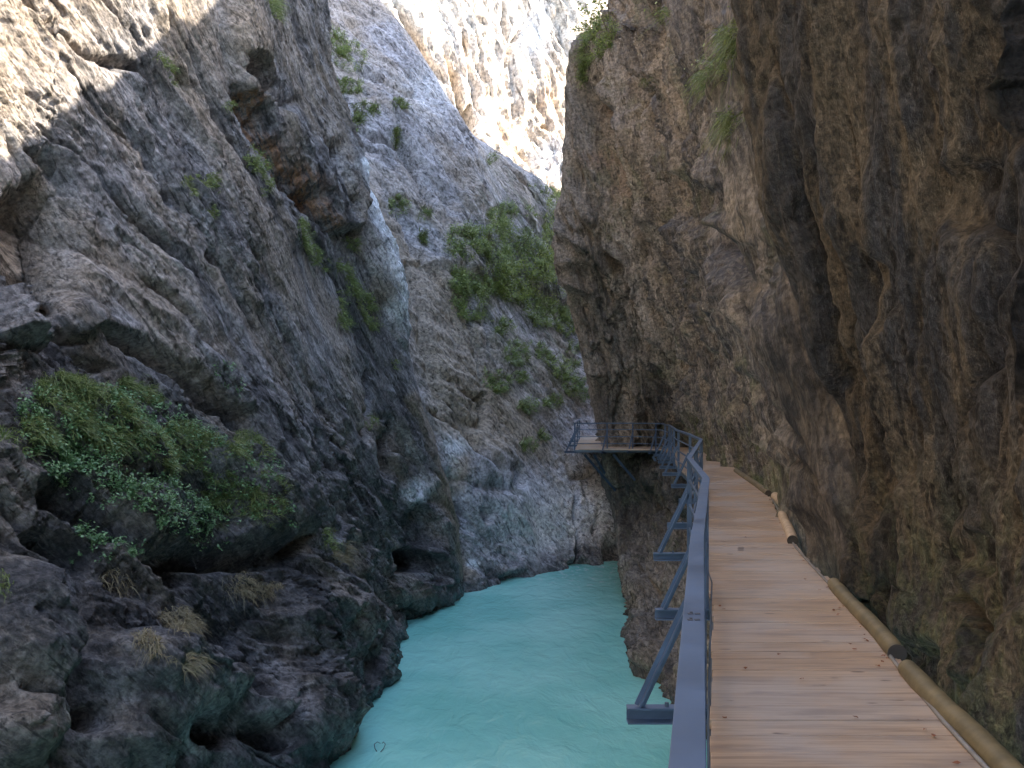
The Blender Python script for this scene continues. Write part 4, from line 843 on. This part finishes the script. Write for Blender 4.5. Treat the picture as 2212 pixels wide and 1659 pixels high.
TB2 = [((1080, 465, 34, 22, -20), 700, .6, .10, 'top bush of the big thicket in the middle of the cliff'),
 ((1005, 525, 46, 34, 0), 1300, .8, .11, 'left bush of the upper thicket bulging over grey rock'),
 ((1075, 530, 44, 48, 0), 1700, .8, .11, 'tall dark green bush in the centre of the upper thicket'),
 ((1140, 540, 26, 44, -20), 800, .7, .11, 'bush in the cleft right of the tall dark one'),
 ((1120, 458, 40, 14, 10), 400, .4, .10, 'thin bush strip along the top ledge of the thicket'),
 ((1210, 440, 36, 20, 0), 900, .6, .11, 'bush under the sunlit wall beside the brown buttress'),
 ((1200, 500, 34, 46, 0), 1300, .8, .11, 'bush directly left of the buttress, upper half'),
 ((1030, 605, 60, 34, 0), 1800, .8, .11, 'broad bush at the lower left of the big thicket'),
 ((1010, 655, 34, 44, -20), 1100, .7, .10, 'drooping bush at the thicket bottom left corner'),
 ((1110, 610, 52, 42, 0), 1900, .9, .11, 'yellow green bush in the heart of the big thicket'),
 ((1180, 600, 44, 60, 0), 2200, .9, .11, 'brightest yellow green bush leaning against the buttress edge'),
 ((1175, 675, 50, 34, 0), 1300, .8, .11, 'dense bush hanging from the bottom of the thicket'),
 ((1225, 700, 26, 30, 0), 600, .6, .10, 'dark bush tucked against the buttress below the thicket'),
 ((1085, 705, 26, 18, 0), 350, .4, .09, 'small bush just below the drooping corner'),
 ((1112, 765, 28, 28, 0), 600, .5, .09, 'round bush in the middle of the lower slope'),
 ((1070, 825, 32, 24, 20), 550, .5, .09, 'bush beside the dark hole low on the slope'),
 ((1120, 815, 18, 12, 0), 200, .35, .09, 'little bush between the round one and the dark hole'),
 ((1165, 760, 26, 18, 40), 350, .4, .09, 'straggly bush on the diagonal ledge, upper end'),
 ((1205, 795, 34, 22, 45), 600, .45, .09, 'straggly bush on the diagonal ledge, middle'),
 ((1245, 840, 34, 24, 30), 650, .5, .09, 'bush at the lower end of the diagonal ledge by the buttress'),
 ((1190, 868, 24, 14, -25), 300, .4, .09, 'low bush under the diagonal ledge'),
 ((1138, 880, 22, 18, -20), 350, .4, .09, 'bush above the pair of small bushes near the platform'),
 ((1140, 962, 16, 16, 0), 220, .4, .08, 'left one of the two small bushes left of the platform'),
 ((1176, 940, 18, 12, 20), 200, .4, .08, 'right one of the two small bushes left of the platform'),
 ((1060, 345, 12, 12, 0), 110, .4, .10, 'tiny bush where the grey slab meets the sunlit wall'),
 ((1180, 412, 44, 8, 15), 300, .4, .10, 'low strip of greenery at the foot of the sunlit wall'),
 ((1240, 765, 20, 30, 0), 350, .4, .09, 'dark leafy clump in the shaded corner beside the buttress')]
for e, n, off, sz, lb in TB: bush('middle_cliff', e, n, off, sz, lb, grass=30)
for k, (e, n, off, sz, lb) in enumerate(TB2): bush('middle_cliff', e, int(n * 1.3), off, sz, lb, mat=LEAF2 if ('yellow' in lb or k in (5, 6, 12, 18)) else None, grass=int(n / 14))
bush('right_buttress', (1292, 85, 34, 50, 20), 1500, .7, .07, 'overhanging leafy bush on the top left corner of the brown buttress', LEAF2, grp='plants on the brown buttress', grass=90)
bush('right_buttress', (1262, 150, 14, 34, 0), 350, .4, .06, 'low greenery on the buttress edge below the overhanging bush', grp='plants on the brown buttress', grass=40)
# sapling standing against the bright wall at the top of the buttress
c = Vector(px(1300, 70, 41.5)); root = empty('sapling', c); tag(root, 'thin sapling with sparse leaves against the bright far wall', 'sapling')
m = MB(); tips = []
for (u, v) in ((1250, 20), (1262, 60), (1278, -10), (1300, 10), (1246, 66), (1285, 30)):
    e_ = Vector(px(u, v, 41.5 + random.uniform(-.5, .5))); mid = c.lerp(e_, .5) + Vector((.1, 0, .1)); m.tube([c, mid, e_], [.03, .018, .006], 5); tips += [mid.lerp(e_, f) for f in (.3, .6, .8, 1.0)]
m.build('stems', TWIG, root, smooth=True)
T = np.array([tuple(x) for x in tips]); NN = np.tile(np.array([[0, 0, 1.0]]), (len(T), 1)); i_ = rs.randint(0, len(T), 420); g = leaves(T[i_] + rs.normal(size=(420, 3)) * .16, NN[i_], rs, .075, .1, 420); quads_obj('leaves', g, LEAF2, rs.uniform(0, 1, len(g)), root, tuple(c))
RG = 'grass tufts hanging from the brown rock'
tuft('right_buttress', (1555, 140, 26, 44, 30), 110, .34, 'long hanging grass tuft high beside the dark wall edge', wd=.006, leaf=120, group=RG, droop=1.3)
tuft('right_buttress', (1526, 180, 18, 20, 0), 50, .3, 'grass tuft lower left of the long hanging one', wd=.006, leaf=40, group=RG, droop=1.3)
tuft('right_buttress', (1590, 80, 12, 34, 0), 60, .3, 'topmost grass tuft along the dark wall edge', wd=.006, leaf=40, group=RG, droop=1.3)
tuft('right_buttress', (1596, 265, 18, 34, 0), 70, .32, 'lowest hanging grass tuft against the dark wall', wd=.006, leaf=40, group=RG, droop=1.5)
tuft('right_buttress', (1405, 178, 16, 12, 0), 30, .3, 'dry looking tuft above the round hollow of the buttress', wd=.006, leaf=0, group=RG, droop=1.2)
tuft('right_buttress', (1440, 30, 26, 14, 0), 40, .4, 'faint grass on top of the buttress shoulder', wd=.006, leaf=40, group=RG, droop=1.0)
